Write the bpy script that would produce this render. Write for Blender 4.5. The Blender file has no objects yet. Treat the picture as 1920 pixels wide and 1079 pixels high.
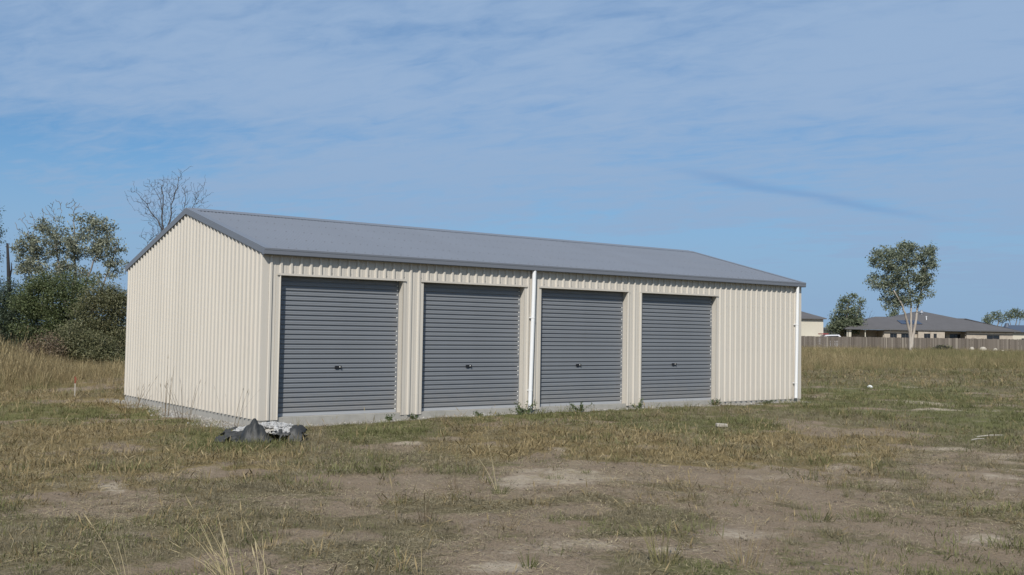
import bpy, math, random
import numpy as np
from mathutils import Vector
R_ = math.radians
SC = bpy.context.scene
COL = SC.collection
rnd = random.Random(7)
NR = np.random.default_rng(11)

# ------------------------------------------------------------------ camera
F_PX, CAMX, CAMY, CAMZ = 1938.87, -7.2197, -16.7774, 1.60
YAW, PITCH, ROLL = 0.6428, 0.0430, 0.0157
def cam_axes():
    f = Vector((math.sin(YAW)*math.cos(PITCH), math.cos(YAW)*math.cos(PITCH), math.sin(PITCH)))
    r = Vector((math.cos(YAW), -math.sin(YAW), 0)); u = r.cross(f)
    return (r*math.cos(ROLL)+u*math.sin(ROLL), -r*math.sin(ROLL)+u*math.cos(ROLL), f)
RT, UP, FW = cam_axes()
CAM = Vector((CAMX, CAMY, CAMZ))
cd = bpy.data.cameras.new('camera'); cam = bpy.data.objects.new('camera', cd); COL.objects.link(cam)
from mathutils import Matrix
m = Matrix((RT, UP, -FW)).transposed().to_4x4(); m.translation = CAM; cam.matrix_world = m
cd.sensor_fit = 'HORIZONTAL'; cd.sensor_width = 36; cd.lens = 36*F_PX/1920
cd.clip_start = 0.1; cd.clip_end = 9000
SC.camera = cam
HR = Vector((math.cos(YAW), -math.sin(YAW), 0)); HF = Vector((math.sin(YAW), math.cos(YAW), 0))   # level right / level forward
def at(px, py, z=-.1):                      # pixel of the photograph -> point on level z
    d = FW + RT*((px-960)/F_PX) - UP*((py-539.5)/F_PX)
    t = (z-CAMZ)/d.z
    return CAM + d*t
def atd(px, py, depth):                     # pixel -> point at that depth
    d = FW + RT*((px-960)/F_PX) - UP*((py-539.5)/F_PX)
    return CAM + d*depth

# ------------------------------------------------------------------ sun, sky, exposure
SUNV = Vector((-1.08, -1.0, 1.40)).normalized()
sun = bpy.data.lights.new('sun', 'SUN'); sun.energy = 5.0; sun.angle = R_(0.5); sun.color = (1, .965, .91)
so = bpy.data.objects.new('sun', sun); COL.objects.link(so); so.rotation_euler = SUNV.to_track_quat('Z', 'Y').to_euler()
W_ = bpy.data.worlds.new('World'); SC.world = W_; W_.use_nodes = True
def build_world():
    nt = W_.node_tree; nt.nodes.clear(); N = nt.nodes.new; L = nt.links.new
    out = N('ShaderNodeOutputWorld'); bg = N('ShaderNodeBackground'); bg.inputs[1].default_value = 0.05
    L(bg.outputs[0], out.inputs[0])
    sky = N('ShaderNodeTexSky'); sky.sky_type = 'NISHITA'; sky.sun_disc = False
    sky.sun_elevation = math.asin(SUNV.z); sky.sun_rotation = math.atan2(SUNV.x, SUNV.y)
    sky.air_density = 1.0; sky.dust_density = 0.0; sky.ozone_density = 1.5
    tc = N('ShaderNodeTexCoord'); sep = N('ShaderNodeSeparateXYZ'); L(tc.outputs['Generated'], sep.inputs[0])
    def math_(op, a, b=None, c=None, clamp=False):
        n = N('ShaderNodeMath'); n.operation = op; n.use_clamp = clamp
        for i, v in enumerate((a, b, c)):
            if v is None: continue
            if isinstance(v, (int, float)): n.inputs[i].default_value = v
            else: L(v, n.inputs[i])
        return n.outputs[0]
    zz = math_('ADD', math_('MAXIMUM', sep.outputs[2], 0.0), 0.13)
    px = math_('DIVIDE', sep.outputs[0], zz); py = math_('DIVIDE', sep.outputs[1], zz)
    cb = N('ShaderNodeCombineXYZ'); L(px, cb.inputs[0]); L(py, cb.inputs[1])
    def noise(scale, detail, rough, rot, sx, sy, dist=0., loc=(0, 0, 0)):
        m0 = N('ShaderNodeMapping'); m0.inputs['Rotation'].default_value = (0, 0, rot); L(cb.outputs[0], m0.inputs[0])
        mp = N('ShaderNodeMapping'); mp.inputs['Scale'].default_value = (sx, sy, 1); mp.inputs['Location'].default_value = loc; L(m0.outputs[0], mp.inputs[0])
        n = N('ShaderNodeTexNoise'); n.inputs['Scale'].default_value = scale; n.inputs['Detail'].default_value = detail
        n.inputs['Roughness'].default_value = rough; n.inputs['Distortion'].default_value = dist
        L(mp.outputs[0], n.inputs['Vector']); return n.outputs[0]
    big = noise(0.55, 2, .5, YAW-.2, 1, 1.0, .2, (3.1, 1.7, 0))
    mid = noise(1.5, 7, .60, YAW+.42, .7, 1.35, .35, (1.4, 2.3, 0))
    rip = noise(9.0, 6, .62, YAW+.5, .65, 1.3, .5, (2., .7, 0))
    side = N('ShaderNodeMapRange'); side.interpolation_type = 'SMOOTHSTEP'       # the cloud sheet thins out to the left
    L(math_('ADD', math_('MULTIPLY', px, HR.x), math_('MULTIPLY', py, HR.y)), side.inputs[0])
    side.inputs[1].default_value = -2.0; side.inputs[2].default_value = .1; side.inputs[3].default_value = -.34; side.inputs[4].default_value = 0.
    v = math_('ADD', math_('MULTIPLY', math_('SUBTRACT', big, .5), .7), math_('ADD', math_('MULTIPLY', math_('SUBTRACT', mid, .5), 1.0), math_('MULTIPLY', math_('SUBTRACT', rip, .5), .68)))
    v = math_('ADD', math_('ADD', v, side.outputs[0]), .42)
    mr = N('ShaderNodeMapRange'); mr.interpolation_type = 'SMOOTHSTEP'
    L(v, mr.inputs[0]); mr.inputs[1].default_value = -.28; mr.inputs[2].default_value = .55; mr.inputs[3].default_value = .0; mr.inputs[4].default_value = 1.0
    # dark contrail shadow on the cloud layer, put into the sky colour
    A = (atd(1285, 322, 1)-CAM).normalized(); B = (atd(1760, 415, 1)-CAM).normalized()
    a = (A.x/(A.z+.13), A.y/(A.z+.13)); b = (B.x/(B.z+.13), B.y/(B.z+.13))
    dx, dy = b[0]-a[0], b[1]-a[1]; ln = math.hypot(dx, dy); dx /= ln; dy /= ln
    along = math_('ADD', math_('MULTIPLY', px, dx), math_('MULTIPLY', py, dy)); along = math_('SUBTRACT', along, a[0]*dx+a[1]*dy)
    acr = math_('ADD', math_('MULTIPLY', px, -dy), math_('MULTIPLY', py, dx)); acr = math_('SUBTRACT', acr, -a[0]*dy+a[1]*dx)
    acr = math_('ADD', acr, math_('MULTIPLY', math_('SUBTRACT', mid, .5), .22))
    wid = math_('MULTIPLY', acr, 20.0); g = math_('EXPONENT', math_('MULTIPLY', math_('MULTIPLY', wid, wid), -1.0))
    e1 = N('ShaderNodeMapRange'); e1.interpolation_type = 'SMOOTHSTEP'; L(along, e1.inputs[0]); e1.inputs[1].default_value = -.15; e1.inputs[2].default_value = .2
    e2 = N('ShaderNodeMapRange'); e2.interpolation_type = 'SMOOTHSTEP'; L(along, e2.inputs[0]); e2.inputs[1].default_value = ln*.6; e2.inputs[2].default_value = ln*1.15; e2.inputs[3].default_value = 1; e2.inputs[4].default_value = 0
    lane = math_('MULTIPLY', math_('MULTIPLY', g, e1.outputs[0]), e2.outputs[0])
    cov = math_('MULTIPLY', mr.outputs[0], math_('SUBTRACT', 1.0, math_('MULTIPLY', lane, .1)))
    hz = N('ShaderNodeMapRange'); hz.interpolation_type = 'SMOOTHSTEP'; L(sep.outputs[2], hz.inputs[0]); hz.inputs[1].default_value = .02; hz.inputs[2].default_value = .25; hz.inputs[3].default_value = .96; hz.inputs[4].default_value = 0.
    cov = math_('MAXIMUM', math_('MULTIPLY', cov, .97), hz.outputs[0])
    tint = N('ShaderNodeMix'); tint.data_type = 'RGBA'; tint.blend_type = 'MULTIPLY'; tint.inputs[0].default_value = 1; L(sky.outputs[0], tint.inputs[6]); tint.inputs[7].default_value = (.64, 1.30, 1.82, 1)
    cc = N('ShaderNodeMix'); cc.data_type = 'RGBA'; e3 = N('ShaderNodeMapRange'); L(sep.outputs[2], e3.inputs[0]); e3.inputs[1].default_value = .0; e3.inputs[2].default_value = .22; L(e3.outputs[0], cc.inputs[0])
    cc.inputs[6].default_value = (5.2, 7.95, 11.8, 1); cc.inputs[7].default_value = (6.2, 8.85, 12.9, 1)
    mx = N('ShaderNodeMix'); mx.data_type = 'RGBA'; L(cov, mx.inputs[0]); L(tint.outputs[2], mx.inputs[6]); L(cc.outputs[2], mx.inputs[7])
    sh = N('ShaderNodeMix'); sh.data_type = 'RGBA'; L(math_('MULTIPLY', lane, .42), sh.inputs[0]); L(mx.outputs[2], sh.inputs[6]); sh.inputs[7].default_value = (3.2, 6.2, 11.4, 1)
    L(sh.outputs[2], bg.inputs[0])
build_world()
SC.view_settings.view_transform = 'Standard'; SC.view_settings.look = 'None'
SC.view_settings.exposure = 0.0; SC.view_settings.gamma = 1; SC.view_settings.use_curve_mapping = False

# ------------------------------------------------------------------ helpers
def tag(o, label=None, cat=None, group=None, kind=None):
    if label: o['label'] = label
    if cat: o['category'] = cat
    if group: o['group'] = group
    if kind: o['kind'] = kind
    return o
def empty(name, loc=(0, 0, 0), rz=0, label=None, cat=None, group=None):
    o = bpy.data.objects.new(name, None); COL.objects.link(o); o.location = loc; o.rotation_euler = (0, 0, rz)
    o.empty_display_size = .1
    return tag(o, label, cat, group)
class MB:
    def __init__(s): s.v = []; s.f = []; s.m = []
    def add(s, vs, fs, mi=0):
        b = len(s.v); s.v += [tuple(p) for p in vs]; s.f += [tuple(i+b for i in f) for f in fs]; s.m += [mi]*len(fs); return s
    def box(s, x0, x1, y0, y1, z0, z1, mi=0):
        v = [(x0,y0,z0),(x1,y0,z0),(x1,y1,z0),(x0,y1,z0),(x0,y0,z1),(x1,y0,z1),(x1,y1,z1),(x0,y1,z1)]
        return s.add(v, [(0,3,2,1),(4,5,6,7),(0,1,5,4),(1,2,6,5),(2,3,7,6),(3,0,4,7)], mi)
    def tube(s, pts, rad, n=6, mi=0, cap=True):
        pts = [Vector(p) for p in pts]; k = len(pts)
        if not hasattr(rad, '__len__'): rad = [rad]*k
        vs = []; fs = []
        for i, p in enumerate(pts):
            t = (pts[min(i+1, k-1)]-pts[max(i-1, 0)]).normalized()
            a = Vector((0, 0, 1)) if abs(t.z) < .9 else Vector((1, 0, 0))
            x = t.cross(a).normalized(); y = t.cross(x)
            for j in range(n):
                w = 2*math.pi*j/n; vs.append(p+(x*math.cos(w)+y*math.sin(w))*rad[i])
        for i in range(k-1):
            for j in range(n):
                a = i*n+j; b = i*n+(j+1) % n; fs.append((a, b, b+n, a+n))
        if cap: fs.append(tuple(range(n))[::-1]); fs.append(tuple(range((k-1)*n, k*n)))
        return s.add(vs, fs, mi)
    def prism(s, poly, axis, a, b, mi=0):   # poly of 2-tuples extruded along axis
        def p(q, t): return (t, q[0], q[1]) if axis == 0 else (q[0], t, q[1]) if axis == 1 else (q[0], q[1], t)
        n = len(poly); vs = [p(q, a) for q in poly]+[p(q, b) for q in poly]
        fs = [(i, (i+1) % n, (i+1) % n+n, i+n) for i in range(n)]+[tuple(range(n))[::-1], tuple(range(n, 2*n))]
        return s.add(vs, fs, mi)
    def mesh(s, name, mats, smooth=False):
        me = bpy.data.meshes.new(name); me.from_pydata(s.v, [], s.f)
        for q in (mats if isinstance(mats, (list, tuple)) else [mats]): me.materials.append(q)
        if len(set(s.m)) > 1: me.polygons.foreach_set('material_index', s.m)
        if smooth: me.polygons.foreach_set('use_smooth', [True]*len(me.polygons))
        me.update(); return me
    def build(s, name, mats, parent=None, smooth=False, fix=True):
        me = s.mesh(name, mats, smooth)
        if fix:
            import bmesh
            b = bmesh.new(); b.from_mesh(me); bmesh.ops.recalc_face_normals(b, faces=b.faces); b.to_mesh(me); b.free()
        return link(name, me, parent)
def link(name, me, parent=None, loc=None):
    o = bpy.data.objects.new(name, me); COL.objects.link(o)
    if parent: o.parent = parent
    if loc is not None: o.location = loc
    return o

# ---- materials
def mat(name, col, rough=.6, metal=0., spec=.5, var=0., vscale=3., bump=0., bscale=60., col2=None, stretch=(1, 1, 1), island=None, trans=0., obj_rand=0., dust=None, tone=0.):
    m = bpy.data.materials.new(name); m.use_nodes = True; nt = m.node_tree; p = nt.nodes['Principled BSDF']; N = nt.nodes.new; L = nt.links.new
    p.inputs['Roughness'].default_value = rough; p.inputs['Metallic'].default_value = metal; p.inputs['Specular IOR Level'].default_value = spec
    c4 = (*col, 1); p.inputs['Base Color'].default_value = c4
    last = None
    tc = N('ShaderNodeTexCoord'); mp = N('ShaderNodeMapping'); mp.inputs['Scale'].default_value = stretch; L(tc.outputs['Object'], mp.inputs[0])
    if var > 0 or col2:
        n = N('ShaderNodeTexNoise'); n.inputs['Scale'].default_value = vscale; n.inputs['Detail'].default_value = 7; n.inputs['Roughness'].default_value = .6; L(mp.outputs[0], n.inputs['Vector'])
        mr = N('ShaderNodeMapRange'); L(n.outputs[0], mr.inputs[0]); mr.inputs[1].default_value = .3; mr.inputs[2].default_value = .7
        mx = N('ShaderNodeMix'); mx.data_type = 'RGBA'; L(mr.outputs[0], mx.inputs[0]); mx.inputs[6].default_value = c4
        mx.inputs[7].default_value = (*(col2 if col2 else tuple(c*(1-var) for c in col)), 1); last = mx.outputs[2]
    if island:                                # list of colours spread over the mesh islands
        if obj_rand:
            g = N('ShaderNodeObjectInfo'); ro = g.outputs['Random']; ge = N('ShaderNodeNewGeometry')
            ad = N('ShaderNodeMath'); ad.operation = 'MULTIPLY_ADD'; L(ge.outputs['Random Per Island'], ad.inputs[0]); ad.inputs[1].default_value = 1-obj_rand
            ml = N('ShaderNodeMath'); ml.operation = 'MULTIPLY'; L(ro, ml.inputs[0]); ml.inputs[1].default_value = obj_rand; L(ml.outputs[0], ad.inputs[2]); src = ad.outputs[0]
        else:
            ge = N('ShaderNodeNewGeometry'); src = ge.outputs['Random Per Island']
        cr = N('ShaderNodeValToRGB'); L(src, cr.inputs[0]); e = cr.color_ramp.elements
        e[0].color = (*island[0], 1); e[1].color = (*island[-1], 1)
        for i, q in enumerate(island[1:-1]): x = e.new((i+1)/(len(island)-1)); x.color = (*q, 1)
        last = cr.outputs[0]
    if tone:                                  # each sheet comes from its own batch
        oi = N('ShaderNodeObjectInfo'); tr_ = N('ShaderNodeMapRange'); L(oi.outputs['Random'], tr_.inputs[0]); tr_.inputs[3].default_value = 1-tone; tr_.inputs[4].default_value = 1+tone
        hv = N('ShaderNodeHueSaturation'); L(tr_.outputs[0], hv.inputs['Value']); L(last, hv.inputs['Color']) if last is not None else setattr(hv.inputs['Color'], 'default_value', c4); last = hv.outputs[0]
    if dust:                                  # dirt splashed up from the ground: (height, amount, colour)
        ge2 = N('ShaderNodeNewGeometry'); sx = N('ShaderNodeSeparateXYZ'); L(ge2.outputs['Position'], sx.inputs[0])
        dn = N('ShaderNodeTexNoise'); dn.inputs['Scale'].default_value = 7; dn.inputs['Detail'].default_value = 8; dn.inputs['Roughness'].default_value = .7; L(ge2.outputs['Position'], dn.inputs['Vector'])
        a1 = N('ShaderNodeMath'); a1.operation = 'MULTIPLY_ADD'; L(dn.outputs[0], a1.inputs[0]); a1.inputs[1].default_value = -dust[0]*1.8; L(sx.outputs[2], a1.inputs[2])
        d1 = N('ShaderNodeMapRange'); d1.interpolation_type = 'SMOOTHSTEP'; L(a1.outputs[0], d1.inputs[0]); d1.inputs[1].default_value = -dust[0]*1.1; d1.inputs[2].default_value = dust[0]*.3; d1.inputs[3].default_value = dust[1]; d1.inputs[4].default_value = 0
        dm = N('ShaderNodeMix'); dm.data_type = 'RGBA'; L(d1.outputs[0], dm.inputs[0]); dm.inputs[7].default_value = (*dust[2], 1)
        L(last, dm.inputs[6]) if last is not None else setattr(dm.inputs[6], 'default_value', c4); last = dm.outputs[2]
    if last is not None: L(last, p.inputs['Base Color'])
    if bump > 0:
        n2 = N('ShaderNodeTexNoise'); n2.inputs['Scale'].default_value = bscale; n2.inputs['Detail'].default_value = 5; L(mp.outputs[0], n2.inputs['Vector'])
        b = N('ShaderNodeBump'); b.inputs['Strength'].default_value = bump; b.inputs['Distance'].default_value = .02; L(n2.outputs[0], b.inputs['Height']); L(b.outputs[0], p.inputs['Normal'])
    if trans > 0:
        tr = N('ShaderNodeBsdfTranslucent'); ms = N('ShaderNodeMixShader'); ms.inputs[0].default_value = trans
        if last is not None: L(last, tr.inputs[0])
        else: tr.inputs[0].default_value = c4
        out = nt.nodes['Material Output']; L(p.outputs[0], ms.inputs[1]); L(tr.outputs[0], ms.inputs[2]); L(ms.outputs[0], out.inputs[0])
    return m
M = {}
M['cream'] = mat('cream_steel', (.532, .489, .422), .5, var=.07, vscale=1.2, stretch=(1, 1, .25), spec=.4, tone=.02, dust=(.38, .15, (.33, .27, .20)))
M['slate'] = mat('slate_steel', (.147, .157, .177), .45, var=.05, vscale=.8, spec=.4, tone=.02)
M['door'] = mat('door_steel', (.18, .19, .203), .45, var=.10, vscale=1.1, stretch=(1, 1, .6), spec=.4, tone=.03, dust=(.55, .42, (.26, .235, .20)))
M['doorrail'] = mat('door_rail', (.34, .345, .35), .5, spec=.5)
M['black'] = mat('black_plastic', (.012, .012, .014), .4)
M['white'] = mat('white_pvc', (.70, .70, .69), .6, var=.06, vscale=4)
M['dot_barrel'] = mat('sun_dot_and_barrel', (.75, .74, .70), .5)  # pale tone for the imitated sunlit dots, also used on the lock barrel
M['screw'] = mat('screw_head', (.13, .13, .14), .5)
M['screwc'] = mat('screw_head_cream', (.42, .37, .31), .5)
M['conc'] = mat('concrete', (.36, .34, .30), .9, var=.22, vscale=5, bump=.35, bscale=90)
M['dark'] = mat('dark_interior', (.03, .03, .032), .9)

# ---- value noise on arrays
_T = NR.random((256, 256))
def vnoise(x, y):
    xi = np.floor(x).astype(int); yi = np.floor(y).astype(int); fx = x-xi; fy = y-yi
    fx = fx*fx*(3-2*fx); fy = fy*fy*(3-2*fy)
    g = lambda a, b: _T[a & 255, b & 255]
    return (g(xi, yi)*(1-fx)+g(xi+1, yi)*fx)*(1-fy)+(g(xi, yi+1)*(1-fx)+g(xi+1, yi+1)*fx)*fy
def fbm(x, y, s, o=4, g=.5):
    r = 0; a = 1; t = 0
    for i in range(o):
        r = r+a*vnoise(x/s*2**i+17.3*i, y/s*2**i+5.1*i); t += a; a *= g
    return r/t
def sstep(a, b, x): t = np.clip((x-a)/(b-a), 0, 1); return t*t*(3-2*t)

# ------------------------------------------------------------------ ground
SW, SL = 7.673, 14.613          # shed depth (y) and length (x)
def gz(x, y):
    x = np.asarray(x, float); y = np.asarray(y, float)
    base = np.interp(x, [-3, 0, 1, 3.2, 4.6, 9.8, 14, 20], [-.13, -.115, -.10, -.055, -.04, -.045, -.055, -.09])
    w = np.exp(-(np.clip(-y, 0, 99)/6)**2)
    z = base*w+(-.12)*(1-w)
    far = np.hypot(x-3, y)
    und = (fbm(x, y, 3.5, 3)-.5)*.10+(fbm(x+40, y, .7, 3)-.5)*.035
    d = np.maximum(np.maximum(-x, x-SL), np.maximum(-y, y-SW))
    return z+und*sstep(.1, 2.5, d)+(fbm(x, y+90, 25, 2)-.5)*.3*sstep(10, 60, far)-.16*(1-sstep(-1.2, -.3, d))
def blob(x, y, cx, cy, rx, ry, soft=.5):
    c = at(cx, cy); a = at(cx+rx, cy)-c; b = at(cx, cy-ry)-c; b2 = at(cx, cy+ry)-c
    det = a.x*b.y-a.y*b.x; dx = x-c.x; dy = y-c.y
    u = (dx*b.y-dy*b.x)/det; v = (a.x*dy-a.y*dx)/det
    return np.clip((1.25-np.hypot(u, v))/soft, 0, 1)
BARE = [(350,937,320,20),(150,955,160,13),(420,1045,190,22),(600,1055,170,30),(120,925,130,10),(900,960,430,75),(1000,1035,260,50),(620,950,380,26),(1500,905,380,42),(1800,890,230,50),(560,1000,120,26),(260,1000,160,12),(1250,890,330,22),(880,910,200,24),(1450,945,260,40),(1380,1000,120,20),(200,960,200,10),(90,1000,90,8),(1800,990,120,18),(1030,852,60,12),(1550,925,240,40),(700,900,150,16)]
PALE = [(905,985,65,12),(1060,1018,115,24),(870,975,40,6),(1085,897,95,11),(1000,884,70,6),(718,969,32,7),(205,912,42,9),(110,908,32,9),(1880,880,80,30),(1650,908,150,16),(1360,1000,95,12),(1845,1008,60,10),(1050,846,42,7),(770,829,32,4),(1715,757,75,5),(1565,751,60,6),(1150,900,90,7),(1700,728,40,3),(240,965,50,4),(1600,852,60,5),(1790,840,60,4),(940,1060,60,10),(980,900,50,12),(1500,875,110,8),(640,880,40,4),(60,985,50,4),(420,1010,40,4),(940,940,45,10),(1250,1030,60,8),(1800,770,90,4),(1460,893,90,9)]
GOLD = [(250,840,380,55),(1080,830,300,34),(1430,850,260,55),(120,720,200,60),(1000,800,160,20),(1620,830,130,25)]
GREEN = [(60,775,200,22),(720,806,130,20),(960,790,120,14),(1640,745,260,26),(1480,1060,260,36),(1860,1040,120,50),(1130,775,150,12),(1500,960,60,12),(1600,965,80,14),(1260,800,260,16),(430,815,140,26),(1060,975,90,14),(1390,940,50,10),(1850,780,160,30),(300,780,170,16),(1000,870,70,8),(1640,1055,190,40)]
def masks(x, y):
    n1 = fbm(x, y, 1.6, 5, .6); n2 = fbm(x+31, y+7, .5, 4, .6); n3 = fbm(x+9, y+77, 4.0, 4)
    j = (n1-.5)*.9+(n2-.5)*.7
    def mx(L, s):
        r = np.zeros_like(x)
        for q in L: r = np.maximum(r, blob(x, y, *q, s))
        return r
    bare = np.clip(mx(BARE, 1.0)*1.2+j*3.2-.25, 0, 1)
    pale = np.clip(mx(PALE, 1.25)*1.05+j*3.4-.36, 0, 1)*np.clip(mx(PALE, .5)*3+.12, 0, 1)
    gold = np.clip(mx(GOLD, .7)*1.1+j*1.5-.25, 0, 1)
    green = np.clip(mx(GREEN, .7)+j*1.6-.15, 0, 1)
    dist = np.hypot(x-CAMX, y-CAMY); gold = gold*(.15+.85*sstep(10.5, 13.5, dist+(n1-.5)*4))
    far = sstep(35, 55, dist)
    bare = np.maximum(bare, np.clip((n1-.545)*7, 0, 1)*.75)*(1-far*.8)
    # gravelly builder's strip round the slab
    d = np.maximum(np.maximum(-x, x-SL), np.maximum(-y, y-SW))
    strip = np.clip(1.2-(d-.05+(n2-.5)*.9)/np.where(x < .3, .55, .22), 0, 1)*(d > -.5)
    strip *= np.where((y > SW), .5, 1)*np.where(x > SL, .3, 1)
    return np.clip(bare, 0, 1), pale, gold, green, strip, n1, n3
def axis_lines(lo, hi, step, far):
    mid = np.arange(lo, hi+step*.5, step); out = [];  d = step; p = hi
    while p < far: d *= 1.22; p += d; out.append(p)
    neg = []; d = step; p = lo
    while p > -far: d *= 1.22; p -= d; neg.append(p)
    return np.array(neg[::-1]+list(mid)+out)
def build_ground():
    X = axis_lines(-14, 24, .11, 3500); Y = axis_lines(-15, 16, .11, 3500)
    gx, gy = np.meshgrid(X, Y); x = gx.ravel(); y = gy.ravel(); z = gz(x, y)
    nx, ny = len(X), len(Y); i = np.arange(nx*ny).reshape(ny, nx)
    f = np.stack([i[:-1, :-1], i[:-1, 1:], i[1:, 1:], i[1:, :-1]], -1).reshape(-1, 4)
    me = bpy.data.meshes.new('ground'); me.vertices.add(nx*ny); me.vertices.foreach_set('co', np.stack([x, y, z], 1).ravel())
    me.loops.add(f.size); me.loops.foreach_set('vertex_index', f.ravel().astype(np.int32))
    me.polygons.add(len(f)); me.polygons.foreach_set('loop_start', (np.arange(len(f))*4).astype(np.int32)); me.polygons.foreach_set('use_smooth', np.ones(len(f), bool))
    me.update(calc_edges=True)
    bare, pale, gold, green, strip, n1, n3 = masks(x, y)
    for nm, arr in (('soil', (bare, pale, strip)), ('turf', (gold, green, n3))):
        a = me.color_attributes.new(nm, 'FLOAT_COLOR', 'POINT'); a.data.foreach_set('color', np.stack([*arr, np.ones_like(x)], 1).ravel())
    mt = bpy.data.materials.new('ground_soil_and_turf'); mt.use_nodes = True; nt = mt.node_tree; p = nt.nodes['Principled BSDF']; N = nt.nodes.new; L = nt.links.new
    p.inputs['Roughness'].default_value = 1; p.inputs['Specular IOR Level'].default_value = .1
    tc = N('ShaderNodeTexCoord')
    def noise(s, d=6, r=.65, st=(1, 1, 1), rot=0):
        mp = N('ShaderNodeMapping'); mp.inputs['Scale'].default_value = st; mp.inputs['Rotation'].default_value = (0, 0, rot); L(tc.outputs['Object'], mp.inputs[0])
        n = N('ShaderNodeTexNoise'); n.inputs['Scale'].default_value = s; n.inputs['Detail'].default_value = d; n.inputs['Roughness'].default_value = r; L(mp.outputs[0], n.inputs['Vector']); return n.outputs[0]
    def ramp(src, a, b, lo=0, hi=1):
        n = N('ShaderNodeMapRange'); L(src, n.inputs[0]); n.inputs[1].default_value = a; n.inputs[2].default_value = b; n.inputs[3].default_value = lo; n.inputs[4].default_value = hi; return n.outputs[0]
    def mix(fac, a, b):
        n = N('ShaderNodeMix'); n.data_type = 'RGBA'
        L(fac, n.inputs[0]) if not isinstance(fac, float) else setattr(n.inputs[0], 'default_value', fac)
        for k, v in ((6, a), (7, b)):
            if isinstance(v, tuple): n.inputs[k].default_value = (*v, 1)
            else: L(v, n.inputs[k])
        return n.outputs[2]
    def mth(op, a, b, cl=False):
        n = N('ShaderNodeMath'); n.operation = op; n.use_clamp = cl
        for k, v in ((0, a), (1, b)):
            if isinstance(v, (int, float)): n.inputs[k].default_value = v
            else: L(v, n.inputs[k])
        return n.outputs[0]
    s1 = N('ShaderNodeVertexColor'); s1.layer_name = 'soil'; q1 = N('ShaderNodeSeparateColor'); L(s1.outputs[0], q1.inputs[0])
    s2 = N('ShaderNodeVertexColor'); s2.layer_name = 'turf'; q2 = N('ShaderNodeSeparateColor'); L(s2.outputs[0], q2.inputs[0])
    fine = noise(55, 5, .7); med = noise(9, 6, .7); straw = noise(28, 5, .7, (1, .35, 1), .6); big = noise(1.3, 5, .6)
    turf = mix(ramp(straw, .35, .65), (.125, .103, .057), (.20, .165, .095))
    turf = mix(mth('MULTIPLY', q2.outputs[0], ramp(med, .3, .65, .3, 1)), turf, (.225, .165, .068))
    turf = mix(mth('MULTIPLY', q2.outputs[1], ramp(fine, .3, .6, .35, 1)), turf, (.118, .125, .046))
    dirt = mix(ramp(big, .35, .65), (.252, .188, .126), (.305, .238, .166))
    dirt = mix(ramp(fine, .40, .62), dirt, (.178, .132, .088)); dirt = mix(ramp(noise(150, 3, .8), .58, .72, 0, .75), dirt, (.33, .28, .215)); dirt = mix(ramp(noise(3.2, 7, .75, (1, .4, 1), .5), .52, .66, 0, .6), dirt, (.18, .14, .102))
    sand = mix(ramp(med, .3, .7), (.37, .30, .22), (.45, .378, .285))
    e = mth('ADD', q1.outputs[0], mth('MULTIPLY', mth('SUBTRACT', med, .5), 1.5), True)
    col = mix(ramp(e, .3, .62), turf, dirt)
    e2 = mth('ADD', q1.outputs[1], mth('ADD', mth('MULTIPLY', mth('SUBTRACT', straw, .5), 1.7), mth('MULTIPLY', mth('SUBTRACT', med, .5), 1.5)), True)
    col = mix(ramp(e2, .2, 1.0, 0, .85), col, sand)
    grav = mix(ramp(fine, .35, .65), (.20, .185, .165), (.36, .345, .32))
    e3 = mth('ADD', q1.outputs[2], mth('MULTIPLY', mth('SUBTRACT', med, .5), 1.4), True)
    col = mix(ramp(e3, .35, .65), col, grav)
    L(col, p.inputs['Base Color'])
    b = N('ShaderNodeBump'); b.inputs['Strength'].default_value = .85; b.inputs['Distance'].default_value = .03; L(mth('ADD', mth('MULTIPLY', straw, .7), mth('ADD', fine, mth('MULTIPLY', med, 1.2))), b.inputs['Height']); L(b.outputs[0], p.inputs['Normal'])
    me.materials.append(mt); o = link('ground', me); tag(o, kind='structure')
build_ground()

# ------------------------------------------------------------------ the shed
GB, HEAD, DZ = 2.862, 2.535, .14          # gutter underside, door head, door recess
TANP = (3.985-2.965)/(SW/2+.10)
def rz_(y): return 2.965+(min(y, SW-y)+.10)*TANP      # roof surface height over y
PITCHX, RIB0 = .18735, .137
GPITCH, GRIB0 = .1835, .086
RH = .029
def rib_profile(a, b, pitch, r0):
    """(position, outward) points of a ribbed sheet between a and b"""
    pts = [(a, 0.)]; k = math.floor((a-r0)/pitch)-1
    while r0+k*pitch-.034 < b:
        c = r0+k*pitch
        for dp, h in ((-.034, 0), (-.016, RH), (.016, RH), (.034, 0), (.072, 0), (.078, .003), (.090, .003), (.096, 0)):
            if a+1e-4 < c+dp < b-1e-4: pts.append((c+dp, h))
        k += 1
    # ends sit on the pan or follow the rib they cut through
    def h_at(x):
        d = abs((x-r0+pitch/2) % pitch-pitch/2)
        return RH if d < .016 else 0 if d > .034 else RH*(.034-d)/.018
    pts[0] = (a, h_at(a)); pts.append((b, h_at(b))); return pts
shed = empty('storage_shed', (0, 0, 0), 0, 'long cream ribbed steel shed with slate gable roof and four roller doors', 'shed')
DOORS = [(.315, 2.775), (3.235, 5.66), (6.10, 8.53), (8.98, 11.42)]
def front_sheet(a, b, z0, z1):
    pr = rib_profile(a, b, PITCHX, RIB0); mb = MB(); n = len(pr)
    mb.add([(x, -h, z0) for x, h in pr]+[(x, -h, z1) for x, h in pr], [(i, i+1, i+1+n, i+n) for i in range(n-1)])
    mb.build('wall_sheet', M['cream'], shed, fix=False)
ZB, ZT = .018, 2.90
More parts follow.
